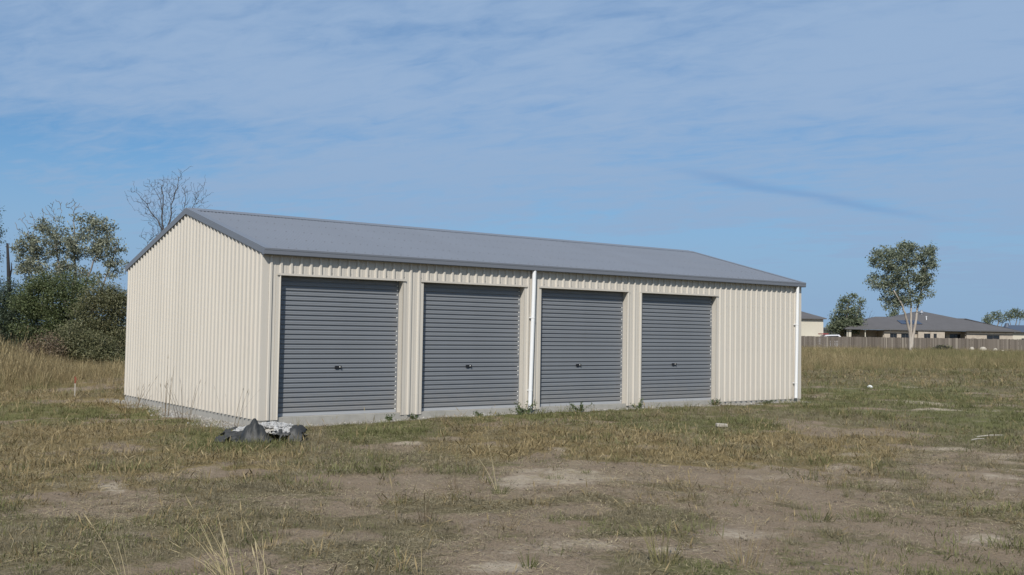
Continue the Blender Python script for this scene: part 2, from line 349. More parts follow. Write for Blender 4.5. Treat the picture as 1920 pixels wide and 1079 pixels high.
def spans(a, b, w=.7494):
    r = []; e = RIB0+PITCHX/2
    cuts = [a]; k = math.ceil((a-e)/w)
    while e+k*w < b-.05:
        if e+k*w > a+.05: cuts.append(e+k*w)
        k += 1
    cuts.append(b); return list(zip(cuts[:-1], cuts[1:]))
for a, b in DOORS:
    for s, t in spans(a-.001, b+.001): front_sheet(s, t, HEAD, ZT)
for a, b in ((.10, .315), (2.775, 3.235), (5.66, 6.10), (8.53, 8.98), (11.42, SL-.10)):
    for s, t in spans(a, b): front_sheet(s, t, ZB, ZT)
# gable sheets at both ends and the rear wall
def gable_sheet(a, b, X, sgn):
    pr = rib_profile(a, b, GPITCH, GRIB0)
    if a < SW/2 < b: pr = sorted(pr+[(SW/2, 0 if not any(abs(SW/2-(GRIB0+k*GPITCH)) < .03 for k in range(50)) else RH)])
    n = len(pr); mb = MB()
    mb.add([(X+sgn*h, y, ZB) for y, h in pr]+[(X+sgn*h, y, rz_(y)-.03) for y, h in pr], [(i, i+1, i+1+n, i+n) for i in range(n-1)])
    mb.build('wall_sheet', M['cream'], shed, fix=False)
gc = [.05]+[GRIB0+GPITCH*(4*k+.5) for k in range(1, 11)]+[SW-.03]
gc = sorted(q for q in gc if q <= SW-.03)
for a, b in zip(gc[:-1], gc[1:]):
    if b-a > .02: gable_sheet(a, b, 0, -1); gable_sheet(a, b, SL, 1)
for s, t in spans(0, SL):
    pr = rib_profile(s, t, PITCHX, RIB0); mb = MB(); n = len(pr)
    mb.add([(x, SW+h, ZB) for x, h in pr]+[(x, SW+h, ZT) for x, h in pr], [(i, i+1, i+1+n, i+n) for i in range(n-1)]); mb.build('wall_sheet', M['cream'], shed, fix=False)
# corner flashings
for X, sx in ((0, 1), (SL, -1)):
    for Y, sy, leg in ((0, 1, .055), (SW, -1, .04)):
        mb = MB(); o_ = .007
        P = [(X-sx*o_, Y-sy*o_), (X+sx*.102, Y-sy*o_), (X+sx*.102, Y-sy*.004), (X-sx*.004, Y-sy*.004), (X-sx*.004, Y+sy*leg), (X-sx*o_, Y+sy*leg)]
        mb.prism(P, 2, ZB-.003, 2.86 if sy > 0 else 2.9); mb.build('corner_flashing', M['cream'], shed)
# slab
mb = MB(); mb.box(.004, SL-.004, .004, SW-.004, -.35, .060); slab = mb.build('concrete_slab', M['conc'], shed)
# dark frame lining behind the cladding, so no light leaks through
mb = MB()
for a, b in ((.02, .30), (2.79, 3.22), (5.675, 6.085), (8.545, 8.965), (11.435, SL-.02)): mb.box(a, b, .02, .12, .062, 2.93)
mb.box(.02, SL-.02, .02, .12, HEAD+.06, 2.93); mb.build('wall_frame', M['dark'], shed)
# doors
def slat_mesh(w):
    mb = MB(); pr = [(0, .085), (-.014, .081), (-.018, .062), (-.0155, .050), (-.018, .036), (-.017, .024), (0, .019), (0, 0)]
    n = len(pr); mb.add([(0, y, z) for y, z in pr]+[(w, y, z) for y, z in pr], [(i, i+n, i+1+n, i+1) for i in range(n-1)])
    mb.add([(0, y, z) for y, z in pr], [tuple(range(n))]); mb.add([(w, y, z) for y, z in pr], [tuple(range(n))])
    return mb.mesh('slat', M['door'])
HX = [1.526, 4.39, 7.24, 10.137]
NAMES = ['leftmost', 'second from the left', 'third from the left', 'rightmost']
for k, (a, b) in enumerate(DOORS):
    d = bpy.data.objects.new('roller_door', None); COL.objects.link(d); d.parent = shed; d.location = (a, DZ, .062); d.empty_display_size = .1
    d['label'] = 'grey roller door, ' + NAMES[k] + ' of the four'
    w = b-a; sm = slat_mesh(w-.05)
    z = .056; i = 0
    while z < 2.46:
        link('slat', sm, d, (.025, rnd.uniform(-.0012, .0012), z)); z += .0853; i += 1
    MB().box(.022, w-.022, -.020, .02, .001, .054).build('bottom_rail', M['doorrail'], d)
    for x0, x1 in ((0.002, .024), (w-.024, w-.002)): MB().box(x0, x1, -.012, .03, .001, 2.46).build('guide', M['door'], d)
    mb = MB()
    for q in range(i):
        if rnd.random() < .72: zc = .056+.0853*q; mb.box(w-.046, w-.026, -.019, -.001, zc+.002, zc+.021)
    tag(mb.build('edge_sun_dots', M['dot_barrel'], d), kind='stuff')  # added pale boxes imitate the sunlit jamb glimpsed at the groove ends
    x = HX[k]-a; zl = .915-.062
    mb = MB(); mb.box(x-.060, x+.058, -.030, -.014, zl-.024, zl+.024, 0); mb.box(x-.066, x-.005, -.046, -.030, zl-.018, zl+.019, 0)
    mb.tube([(x+.032, -.028, zl+.005), (x+.032, -.038, zl+.005)], .010, 10, 1); mb.box(x+.048, x+.06, -.05, -.030, zl-.028, zl+.024, 0)
    mb.build('lock', [M['black'], M['dot_barrel']], d)
    # jamb and head flashings belong to the wall
    for xa, xb, s in ((a-.075, a, 1), (b, b+.075, -1)):
        mb = MB(); xe = a if s > 0 else b
        mb.box(xa, xb, -.0095, -.0045, ZB-.002, HEAD-.001) if True else None
        mb.box(xe-.004 if s > 0 else xe, xe if s > 0 else xe+.004, -.0094, DZ+.02, .063, HEAD-.0012)
        mb.build('jamb_flashing', M['cream'], shed)
    mb = MB(); mb.box(a-.065, b+.065, -.031, -.027, HEAD-.012, HEAD+.022); mb.box(a-.065, b+.065, -.0268, -.002, HEAD-.012, HEAD-.008); mb.box(a, b, -.002, DZ+.02, HEAD-.011, HEAD-.007)
    mb.build('head_flashing', M['cream'], shed)
# roof sheets (corrugated, running down the slope)
def roof_sheet(x0, x1, front):
    n = max(6, int(round((x1-x0)/.0762*6))); mb = MB(); vs = []
    for i in range(n+1):
        x = x0+(x1-x0)*i/n; h = .008*math.sin(2*math.pi*x/.0762)
        for y in ((-.075, SW/2) if front else (SW+.075, SW/2)): vs.append((x, y, rz_(y if front else SW-y)+h))
    mb.add(vs, [(2*i, 2*i+1, 2*i+3, 2*i+2) for i in range(n)]); mb.build('roof_sheet', M['slate'], shed, smooth=True, fix=False)
xs = np.linspace(-.02, SL+.02, 21)
for i in range(20): roof_sheet(xs[i], xs[i+1], True); roof_sheet(xs[i], xs[i+1], False)
# ridge cap and barge caps
cap = MB(); w = .17
for s in (-1, 1):
    P = [(SW/2, rz_(SW/2)+.030), (SW/2+s*w, rz_(SW/2-w)+.0115), (SW/2+s*w, rz_(SW/2-w)+.0090), (SW/2, rz_(SW/2)+.020)]
    cap.prism(P, 0, .10, SL-.10)
cap.build('ridge_cap', M['slate'], shed)
for X, sx in ((0, 1), (SL, -1)):
    for s in (0, 1):
        def Y(t): return t if not s else SW-t
        ye = -.118; t0, t1 = ye, SW/2
        def zt(t): return rz_(t)+.0195
        xo = X-sx*.044; mb = MB()
        A = [(Y(t0), zt(t0)), (Y(t1), zt(t1)), (Y(t1), zt(t1)-.125), (Y(t0), zt(t0)-.115)]
        mb.prism(A, 0, xo, xo+sx*.012)
        B = [(Y(t0), zt(t0)-.0005), (Y(t1), zt(t1)-.0005), (Y(t1), zt(t1)-.010), (Y(t0), zt(t0)-.010)]
        mb.prism(B, 0, xo+sx*.0122, xo+sx*.155)
        mb.build('barge_cap', M['slate'], shed)
# gutters
def gutter(s):
    def Y(t): return t if s else SW-t
    o_ = [(-.004, 2.968), (-.004, GB), (-.116, GB), (-.126, GB+.012), (-.126, GB+.075), (-.130, GB+.082), (-.130, GB+.112), (-.122, GB+.118), (-.114, GB+.112), (-.116, GB+.085), (-.104, GB+.078), (-.100, GB+.016), (-.092, GB+.010), (-.012, GB+.010), (-.012, 2.968)]
    mb = MB(); mb.prism([(Y(a), z) for a, z in o_], 0, -.040, SL+.040)
    for x in (-.040, SL+.034): mb.prism([(Y(a), z) for a, z in ((-.010, GB+.011), (-.098, GB+.011), (-.106, GB+.085), (-.109, GB+.11), (-.010, 2.966))], 0, x+.001, x+.006)
    mb.build('gutter', M['slate'], shed)
gutter(True); gutter(False)
# downpipes with clips
def downpipe(xt, xb):
    yc = -.078; mb = MB(); n = 14; r = .042
    mb.tube([(xt, yc, GB+.006), (xt+(xb-xt)*.1, yc, 2.5), (xb, yc, .045)], r, n, cap=False)
    o = mb.build('downpipe', M['white'], shed, smooth=True, fix=False)
    for q in o.data.polygons:
        if len(q.vertices) > 4: q.use_smooth = False
    for z in (.42, 1.9):
        x = xt+(xb-xt)*(GB-z)/GB; c = MB(); c.tube([(x, yc, z-.012), (x, yc, z+.012)], r+.004, n); c.box(x-.05, x+.05, yc+.034, -.0105, z-.0118, z+.0118); c.build('pipe_clip', M['white'], o)
    return o
downpipe(5.855, 5.79); downpipe(14.375, 14.325)
# screws
def dots(name, pts, nrm, r, m_):
    nrm = Vector(nrm).normalized(); a = Vector((1, 0, 0)) if abs(nrm.x) < .9 else Vector((0, 1, 0)); x = nrm.cross(a).normalized(); y = nrm.cross(x); mb = MB()
    for p in pts:
        p = Vector(p); vs = [p+(x*math.cos(k*math.pi/3)+y*math.sin(k*math.pi/3))*r for k in range(6)]; tp = [v+nrm*.006 for v in vs]
        mb.add(vs+tp, [(i, (i+1) % 6, (i+1) % 6+6, i+6) for i in range(6)]+[tuple(range(6, 12))])
    tag(mb.build(name, m_, shed), kind='stuff')
pts = []
for row in (.06, .95, 1.85, 2.75, 3.55):
    k = 0
    while .1+k*.1905 < SL-.05:
        x = .1+k*.1905; x = (math.floor(x/.0762)+.25)*.0762; pts.append((x+rnd.uniform(-.004, .004), row, rz_(row)+.008)); k += 1
dots('roof_screws', pts, (0, -TANP, 1), .0095, M['screw'])
pts = []
for z in (.55, 1.45, 2.36, 3.15):
    k = 0
    while GRIB0+GPITCH*(k+.32) < SW-.1:
        y = GRIB0+GPITCH*(k+.32)
        if z < rz_(y)-.2: pts.append((-.001, y, z+rnd.uniform(-.004, .004)))
        k += 1
dots('wall_screws', pts, (-1, 0, 0), .007, M['screwc'])
pts = [(x, -.001, z) for z in (.45, 1.25, 2.30) for x in [RIB0+PITCHX*(k+.28) for k in range(62, 76)]]+[(RIB0+PITCHX*(k+.25), -.001, 2.60) for k in range(2, 60, 2)]
dots('wall_screws', pts, (0, -1, 0), .007, M['screwc'])
# ------------------------------------------------------------------ vegetation tools
BARK = {'white': mat('pale_gum_bark', (.43, .39, .34), .8, col2=(.26, .215, .17), vscale=2.2, stretch=(1, 1, .4)),
        'grey': mat('grey_bark', (.20, .18, .16), .9, var=.3, vscale=4),
        'dead': mat('dead_wood', (.085, .08, .08), .9, var=.3, vscale=3),
        'dark': mat('dark_bark', (.018, .017, .018), .9)}
def leafmat(name, cols, trans=.25): return mat(name, cols[0], .55, spec=.35, island=cols, trans=trans)
LEAF = {'gum': leafmat('gum_leaves', [(.095, .115, .075), (.15, .175, .115), (.205, .23, .155), (.28, .30, .215)], .35),
        'pale': leafmat('pale_wattle_leaves', [(.11, .122, .085), (.19, .205, .14), (.27, .28, .195), (.38, .385, .28)], .34),
        'dark': leafmat('dark_shrub_leaves', [(.05, .066, .026), (.085, .108, .042), (.125, .15, .062), (.18, .20, .09)], .34),
        'dull': leafmat('dull_shrub_leaves', [(.07, .074, .035), (.115, .12, .055), (.165, .162, .08), (.24, .22, .12)], .34),
        'blue': leafmat('bluish_shrub_leaves', [(.045, .062, .04), (.068, .092, .056), (.10, .128, .08)], .34),
        'mid': leafmat('mid_green_leaves', [(.08, .10, .06), (.125, .15, .085), (.175, .20, .12), (.24, .26, .165)], .35),
        'brown': leafmat('brown_dead_leaves', [(.10, .07, .045), (.16, .115, .07), (.22, .165, .105)])}
def leaf_mesh(name, centres, size, aspect, m_, rs, droop=0.):
    n = len(centres); c = np.asarray(centres)
    d = rs.normal(size=(n, 3)); d[:, 2] -= droop; d /= np.linalg.norm(d, axis=1)[:, None]
    q = rs.normal(size=(n, 3)); w = np.cross(d, q); w /= np.linalg.norm(w, axis=1)[:, None]
    s = (size*rs.uniform(.6, 1.35, n))[:, None]; nn = np.cross(d, w)
    a = c-d*s*.5; b = c+w*s*aspect*.5+nn*s*.06; e = c+d*s*.5; f = c-w*s*aspect*.5+nn*s*.06
    v = np.stack([a, b, e, f], 1).reshape(-1, 3); idx = np.arange(4*n).reshape(n, 4)
    me = bpy.data.meshes.new(name); me.vertices.add(4*n); me.vertices.foreach_set('co', v.ravel())
    me.loops.add(4*n); me.loops.foreach_set('vertex_index', idx.ravel().astype(np.int32)); me.polygons.add(n); me.polygons.foreach_set('loop_start', (np.arange(n)*4).astype(np.int32))
    me.update(calc_edges=True); me.materials.append(m_); return me
def grow(stems, clusters, rs, twig=.012, wob=.12, zpen=1.2):
    """tubes of stems plus a branch from the skeleton to every cluster centre"""
    mb = MB(); nodes = []; rad = []
    for pts, r0, r1 in stems:
        P = [Vector(p) for p in pts]; Q = []
        for a, b in zip(P[:-1], P[1:]):
            k = max(2, int((b-a).length/.35))
            for i in range(k): Q.append(a.lerp(b, i/k)+Vector(rs.normal(size=3))*wob*.12*(b-a).length**.5)
        Q.append(P[-1]); n = len(Q); R = [r0+(r1-r0)*i/(n-1) for i in range(n)]
        mb.tube(Q, R, 7)
        nodes += [tuple(q) for q in Q[n//5:]]; rad += R[n//5:]
    cl = sorted(clusters, key=lambda c: min((Vector(c)-Vector(q)).length for q in nodes))
    for c in cl:
        A = np.array(nodes); d = np.linalg.norm(A-np.array(c), axis=1)+np.clip(A[:, 2]-c[2]+.1, 0, None)*zpen
        i = int(d.argmin()); a = Vector(nodes[i]); b = Vector(c); ln = (b-a).length
        if ln < .03: continue
        k = max(3, min(7, int(ln/.25)+2)); r = max(min(rad[i]*.62, twig*.7+ln*.016), twig*.42); Q = []; R = []
        for j in range(k+1):
            t = j/k; p = a.lerp(b, t)+Vector((0, 0, 1))*ln*.10*math.sin(math.pi*t)*(-1 if rs.random() < .3 else 1)+(Vector(rs.normal(size=3))*wob*ln*.35 if 0 < j < k else Vector())
            Q.append(p); R.append(r+(twig*.6-r)*t if r > twig*.6 else r*(1-.3*t))
        mb.tube(Q, R, 5, cap=False); nodes += [tuple(q) for q in Q[1:]]; rad += R[1:]
    return mb
def ell_points(ells, n, rs, shell=.55):
    vol = np.array([e[3]*e[4]*e[5] for e in ells])**.75; k = rs.choice(len(ells), n, p=vol/vol.sum()); out = []
    for i in k:
        e = ells[i]; d = rs.normal(size=3); d /= np.linalg.norm(d); r = rs.uniform(shell**3, 1)**(1/3)
        out.append((e[0]+d[0]*e[3]*r, e[1]+d[1]*e[4]*r, e[2]+d[2]*e[5]*r))
    return out
def tree(name, label, base, stems, ells, ncl, lpc, crad, lsize, leaf, bark, seed, cat='tree', group=None, aspect=.45, droop=.3, twig=.012, extra=0, ground=None, shell=.45, zmin=.05):
    rs = np.random.default_rng(seed)
    root = empty(name, base, -YAW, label, cat, group)
    cl = [c for c in ell_points(ells, ncl, rs, shell) if c[2] > zmin]
    bare = ell_points(extra, 90, rs, .5) if extra else []
    grow(stems, cl+bare, rs, twig).build('trunk', BARK[bark], root, smooth=True, fix=False)
    if lpc:
        C = np.repeat(np.array(cl), lpc, axis=0); off = rs.normal(size=C.shape)*crad; off[:, 2] *= .7; C = C+off
        C = C[C[:, 2] > zmin*.5]
        link('crown', leaf_mesh('crown', C, lsize, aspect, LEAF[leaf], rs, droop), root)
    return root
def gpt(px, py, depth):                    # ground point straight below a pixel column at a depth
    p = atd(px, py, depth); return Vector((p.x, p.y, float(gz(p.x, p.y))))
def frame(bx, depth):                      # pixel -> local (u, z) of a thing standing at column bx
    s = depth/F_PX; p = gpt(bx, 640, depth)
    def f(px, py, v=0.):
        q = atd(px, py, depth); d = q-p; return (d.dot(HR), v, d.z)
    return p, f, s

# ---- big pale-trunked gum by the fence
def gum():
    D = 112; p, f, s = frame(1708, D)
    st = [([f(1707, 662), f(1708, 640, .1), f(1706, 622), f(1699, 600, -.2), f(1690, 575, -.6), f(1672, 545, -.8)], .20, .06),
          ([f(1710, 655), f(1711, 625, .3), f(1711, 600, .3), f(1712, 570, .4), f(1707, 520, .5), f(1704, 480, .3)], .14, .04),
          ([f(1709, 655), f(1713, 630, .1), f(1719, 605, .2), f(1723, 575, .2), f(1730, 545, .2), f(1742, 500, .4)], .17, .045)]
    E = [f(1660, 485)+(34*s, 26*s, 26*s), f(1705, 478, .5)+(36*s, 30*s, 27*s), f(1742, 487)+(20*s, 20*s, 30*s), f(1650, 528)+(26*s, 22*s, 20*s), f(1690, 520)+(34*s, 28*s, 30*s), f(1735, 525)+(22*s, 20*s, 22*s), f(1672, 555)+(24*s, 18*s, 14*s), f(1705, 461)+(16*s, 14*s, 11*s), f(1748, 470)+(12*s, 12*s, 12*s), f(1690, 562)+(16*s, 14*s, 13*s), f(1676, 573)+(20*s, 14*s, 9*s), f(1712, 560)+(18*s, 16*s, 18*s), f(1738, 548)+(16*s, 14*s, 14*s)]
    tree('gum_tree', 'tall gum with forked white trunk standing before the paling fence', p, st, [e[:3]+tuple(q*.88 for q in e[3:]) for e in E], 480, 29, .24, .26, 'gum', 'white', 3, twig=.025, shell=.25)
gum()
# ---- smaller tree behind the fence
def fence_tree():
    D = 152; p, f, s = frame(1590, D)
    st = [([f(1592, 655), f(1592, 620), f(1588, 595), f(1592, 565)], .25, .07), ([f(1592, 640), f(1600, 610), f(1608, 590), f(1615, 572)], .15, .05), ([f(1590, 640), f(1578, 610), f(1566, 595)], .15, .05)]
    E = [f(1590, 575)+(18*s, 14*s, 24*s), f(1575, 600)+(20*s, 18*s, 26*s), f(1605, 595)+(17*s, 16*s, 22*s), f(1615, 570)+(9*s, 9*s, 12*s), f(1590, 612)+(32*s, 20*s, 20*s), f(1562, 618)+(14*s, 14*s, 14*s), f(1597, 555)+(9*s, 8*s, 8*s)]
    tree('bushy_tree', 'bushy green tree between the cream building and the brick house', p, st, [e[:3]+tuple(q*.85 for q in e[3:]) for e in E], 190, 34, .30, .32, 'mid', 'grey', 5, twig=.03, shell=.25)
fence_tree()
def far_tree(px, top, wpx, D, label, seed, leaf='mid', ncl=45, lean=0):
    p, f, s = frame(px, D)
    st = [([f(px, 650), f(px-lean, 622), f(px+wpx*.15, top+14)], .22, .06), ([f(px, 640), f(px+wpx*.3, top+18)], .12, .05), ([f(px, 640), f(px-wpx*.3, top+16)], .12, .05)]
    E = [f(px-wpx*.3, top+16)+(wpx*.22*s, wpx*.2*s, 8*s), f(px+wpx*.05, top+10)+(wpx*.25*s, wpx*.2*s, 9*s), f(px+wpx*.32, top+15)+(wpx*.2*s, wpx*.2*s, 8*s)]
    tree('distant_tree', label, p, st, E, ncl, 20, .34, .36, leaf, 'grey', seed, group='trees far behind the houses', twig=.03, shell=.2)
far_tree(1868, 583, 46, 215, 'thin distant tree left of the two above the blue roof', 21)
far_tree(1903, 577, 40, 215, 'thin distant tree at the right edge above the blue roof', 22)
far_tree(1676, 578, 22, 190, 'small tree top rising over the ridge behind the gum', 23, ncl=26)
far_tree(1850, 593, 12, 200, 'tiny tree top peeping over the right roof slope', 24, ncl=14)
def bare_small(px, top, base_py, D, w, label, seed, n=60, name='bare_tree'):
    p, f, s = frame(px, D); rs = np.random.default_rng(seed)
    root = empty(name, p, -YAW, label, 'tree')
    E = [f(px, (top+base_py)/2-10)+(w*s, w*s*.6, (base_py-top)*.4*s)]
    grow([([f(px, base_py+40), f(px, base_py), f(px+w*.2, top+15)], .09, .03)], ell_points(E, n, rs, .4), rs, .02).build('branches', BARK['dead'], root, smooth=True, fix=False)
bare_small(1629, 578, 615, 160, 13, 'small leafless tree behind the brick house roof', 31, 40)
# ---- dead tree behind the shed
def dead():
    D = 46; p, f, s = frame(304, D); rs = np.random.default_rng(9)
    root = empty('dead_tree', p, -YAW, 'leafless grey dead tree rising behind the shed gable', 'tree')
    T = [([f(304, 700), f(303, 560), f(304, 470), f(303, 435), f(300, 402), f(303, 383), f(299, 352), f(303, 343)], .13, .014),
         ([f(303, 450), f(312, 425), f(318, 400), f(318, 385), f(325, 362), f(330, 345), f(330, 329)], .055, .010),
         ([f(303, 432), f(292, 412), f(280, 397), f(272, 383), f(262, 370), f(252, 360)], .04, .009),
         ([f(303, 425), f(290, 408), f(277, 402), f(268, 398)], .022, .008),
         ([f(314, 440), f(336, 405), f(344, 385), f(344, 366), f(342, 356)], .032, .008),
         ([f(318, 440), f(350, 400), f(360, 384), f(367, 368), f(369, 361)], .03, .008),
         ([f(361, 382), f(370, 377), f(376, 371)], .014, .006),
         ([f(303, 470), f(290, 440), f(278, 448), f(272, 462), f(266, 470)], .026, .010), ([f(290, 440), f(300, 434), f(296, 420), f(294, 418)], .018, .008),
         ([f(301, 395), f(296, 372), f(288, 358), f(282, 350)], .022, .008), ([f(320, 380), f(312, 362), f(316, 350)], .014, .006)]
    C = []
    for pts, a, b in T[:]:
        for i in range(1, len(pts)):
            if pts[i][2] < (f(304, 470)[2]): continue
            for k in range(20):
                C.append(tuple(np.array(pts[i])+rs.normal(size=3)*np.array((.25, .25, .22))+np.array((0, 0, .12))))
    grow([(q, a*.72, b*.9) for q, a, b in T], C, rs, .015, wob=.2).build('branches', BARK['dead'], root, smooth=True, fix=False)
dead()
# ---- trees and shrubs on the left
def left_trees():
    D = 47; p, f, s = frame(128, D)
    st = [([f(128, 700), f(122, 600, .2), f(112, 520), f(100, 450)], .12, .03), ([f(130, 700), f(132, 600), f(134, 500, .3), f(128, 410, .3)], .11, .02), ([f(132, 690), f(150, 590, -.3), f(168, 520, -.3), f(190, 450)], .10, .02), ([f(126, 690), f(104, 590), f(72, 500), f(58, 440)], .09, .02), ([f(135, 690), f(175, 580), f(205, 500), f(215, 460)], .08, .02)]
    E = [f(70, 455)+(34*s, 26*s, 30*s), f(115, 465)+(42*s, 30*s, 42*s), f(165, 455)+(40*s, 28*s, 34*s), f(200, 470)+(30*s, 24*s, 30*s), f(120, 410, .2)+(18*s, 16*s, 14*s), f(160, 410)+(16*s, 14*s, 14*s), f(215, 500)+(18*s, 18*s, 26*s), f(60, 500)+(30*s, 24*s, 26*s), f(48, 470)+(22*s, 20*s, 26*s), f(188, 420)+(22*s, 18*s, 16*s), f(85, 425)+(20*s, 18*s, 18*s), f(130, 520)+(60*s, 30*s, 26*s)]
    ex = [f(95, 395)+(26*s, 14*s, 24*s), f(45, 420)+(22*s, 14*s, 26*s), f(135, 385)+(18*s, 12*s, 16*s)]
    tree('wattle_tree', 'open pale-leaved tree with bare twig tops left of the shed', p, st, E, 290, 60, .14, .105, 'pale', 'grey', 41, twig=.03, extra=ex, aspect=.5, shell=.3)
    # darker, bluer tree at the picture's left edge
    p, f, s = frame(-40, 50)
    st = [([f(-40, 700), f(-38, 600), f(-42, 450), f(-50, 360)], .17, .05)]
    E = [f(-48, 405)+(44*s, 40*s, 40*s), f(-30, 440)+(36*s, 40*s, 32*s), f(-60, 500)+(46*s, 44*s, 50*s), f(-30, 480)+(30*s, 30*s, 24*s)]
    tree('pine_tree', 'dark green tree cut off by the left edge of the picture', p, st, E, 120, 60, .17, .12, 'blue', 'dark', 42, aspect=.3, shell=.3)
    p, f, s = frame(20, 45)
    root = empty('dead_stump', p, -YAW, 'tall dark burnt trunk without branches near the left edge', 'trunk')
    mb = MB(); mb.tube([f(21, 700), f(19, 600), f(14, 520), f(10, 456)], [.13, .11, .085, .05], 8); mb.tube([f(15, 525), f(19, 505), f(18, 492)], [.04, .03, .015], 6); mb.build('trunk', BARK['dark'], root, smooth=True)
    def shrub(px, D, ells, label, leaf, seed, ncl, lpc=60, ls=.10, nm='shrub'):
        p, f, s = frame(px, D)
        top = min(e[1] for e in ells)+8; st = [([f(px+dx*.2, 705), f(px+dx*.6, (705+top)/2), f(px+dx, top)], .04, .012) for dx in (-22, -8, 9, 22)]
        tree(nm, label, p, st, [f(*e[:2], e[4] if len(e) > 4 else 0)+(e[2]*s, min(e[2], e[3])*.9*s, e[3]*s) for e in ells], int(ncl*1.15), int(lpc*1.4), .19, ls*.86, leaf, 'grey', seed, cat='shrub', group='shrubs left of the shed', aspect=.42, droop=.1, twig=.009, shell=.35, zmin=.15)
    shrub(105, 43.5, [(105, 560, 62, 46), (80, 600, 55, 50), (140, 590, 50, 50), (60, 560, 36, 40), (115, 650, 70, 40), (105, 535, 44, 30), (90, 680, 70, 24), (150, 545, 36, 28)], 'large dark green shrub in front of the pale tree', 'dark', 51, 330, 80)
    shrub(190, 42.5, [(185, 585, 46, 46), (215, 600, 36, 60), (175, 645, 46, 46), (222, 660, 30, 36), (205, 560, 34, 30), (200, 685, 46, 26)], 'tangled dull green shrub beside the back corner of the shed', 'dull', 52, 300, 75)
    shrub(15, 44.5, [(10, 570, 46, 46), (-20, 600, 46, 60), (40, 600, 40, 50), (20, 640, 60, 34), (15, 670, 60, 26)], 'dark bluish shrub at the left edge below the burnt trunk', 'blue', 53, 280, 80)
    shrub(150, 41, [(170, 660, 40, 40), (140, 645, 40, 36), (185, 690, 40, 24), (215, 680, 26, 28), (140, 690, 34, 18)], 'low green shrub standing forward of the tangled one', 'dull', 54, 200, 80)
    shrub(72, 40, [(85, 650, 30, 24), (60, 668, 30, 20), (100, 672, 26, 18)], 'brown dead bush in the long grass left of the shed', 'brown', 55, 70, 50, .09, 'dead_bush')
left_trees()

# ------------------------------------------------------------------ grass scattered over the ground
hidden = bpy.data.collections.new('tuft_sources')
def blade_mesh(name, nb, lmin, lmax, w, lean, spread, m_, rs, seed_head=0., segs=3, curl=.5):
    mb = MB()
    for i in range(nb):
        a = rs.uniform(0, 2*math.pi); r = spread*math.sqrt(rs.random()); b = np.array((r*math.cos(a), r*math.sin(a), -.012))
        L_ = rs.uniform(lmin, lmax); az = a+rs.normal()*.9; tilt = min(1.5, abs(rs.normal(lean, lean*.45))); ww = w*rs.uniform(.7, 1.3)
        sd = np.array((-math.sin(az), math.cos(az), 0)); p = b; pts = [p]
        for k in range(segs):
            tt = tilt*(.55+curl*(k+1)/segs*1.2); p = p+L_/segs*np.array((math.cos(az)*math.sin(tt), math.sin(az)*math.sin(tt), math.cos(tt))); pts.append(p)
        vs = []
        for k, q in enumerate(pts[:-1]): g = ww*.5*(1-.25*k/segs); vs += [q-sd*g, q+sd*g]
        vs.append(pts[-1]); n = len(vs); fs = [(2*k, 2*k+1, 2*k+3, 2*k+2) for k in range(segs-1)]+[(n-3, n-2, n-1)]
        mb.add(vs, fs)
        if rs.random() < seed_head:
            t = pts[-1]; dr = (pts[-1]-pts[-2]); dr = dr/np.linalg.norm(dr); c = t+dr*.05; g = .006
            mb.add([t-dr*.02, t+dr*.03+sd*g, c+dr*.05, t+dr*.03-sd*g], [(0, 1, 2, 3)])
    me = mb.mesh(name, m_); o = bpy.data.objects.new(name, me); hidden.objects.link(o); return o
def grassmat(name, cols, tr=.2): return mat(name, cols[0], .75, spec=.2, island=cols, trans=tr, obj_rand=.55)
GM = {'dry': grassmat('dry_mat_grass', [(.10, .083, .050), (.16, .134, .084), (.225, .19, .122), (.32, .275, .185)]),
      'gold': grassmat('golden_grass', [(.14, .104, .050), (.205, .155, .075), (.275, .21, .108), (.37, .295, .165)]),
      'green': grassmat('green_grass', [(.080, .086, .032), (.115, .120, .046), (.158, .156, .066), (.215, .20, .098)]),
      'straw': grassmat('tall_straw', [(.14, .106, .052), (.215, .165, .084), (.305, .24, .125), (.44, .36, .21)]),
      'olive': grassmat('olive_tall_grass', [(.115, .106, .046), (.162, .147, .066), (.215, .19, .09), (.29, .245, .125)]),
      'brown': grassmat('brown_stalks', [(.075, .056, .034), (.11, .082, .048), (.16, .12, .07)]),
      'pale': grassmat('pale_straw', [(.30, .24, .13), (.40, .33, .19), (.52, .44, .27)])}
def variants(key, n, *a, **k):
    rs = np.random.default_rng(abs(hash(key)) % 1000 if False else sum(map(ord, key)))
    c = bpy.data.collections.new('src_'+key)
    for i in range(n): o = blade_mesh('%s_%02d' % (key, i), *a, rs=rs, **k); c.objects.link(o)
    return c
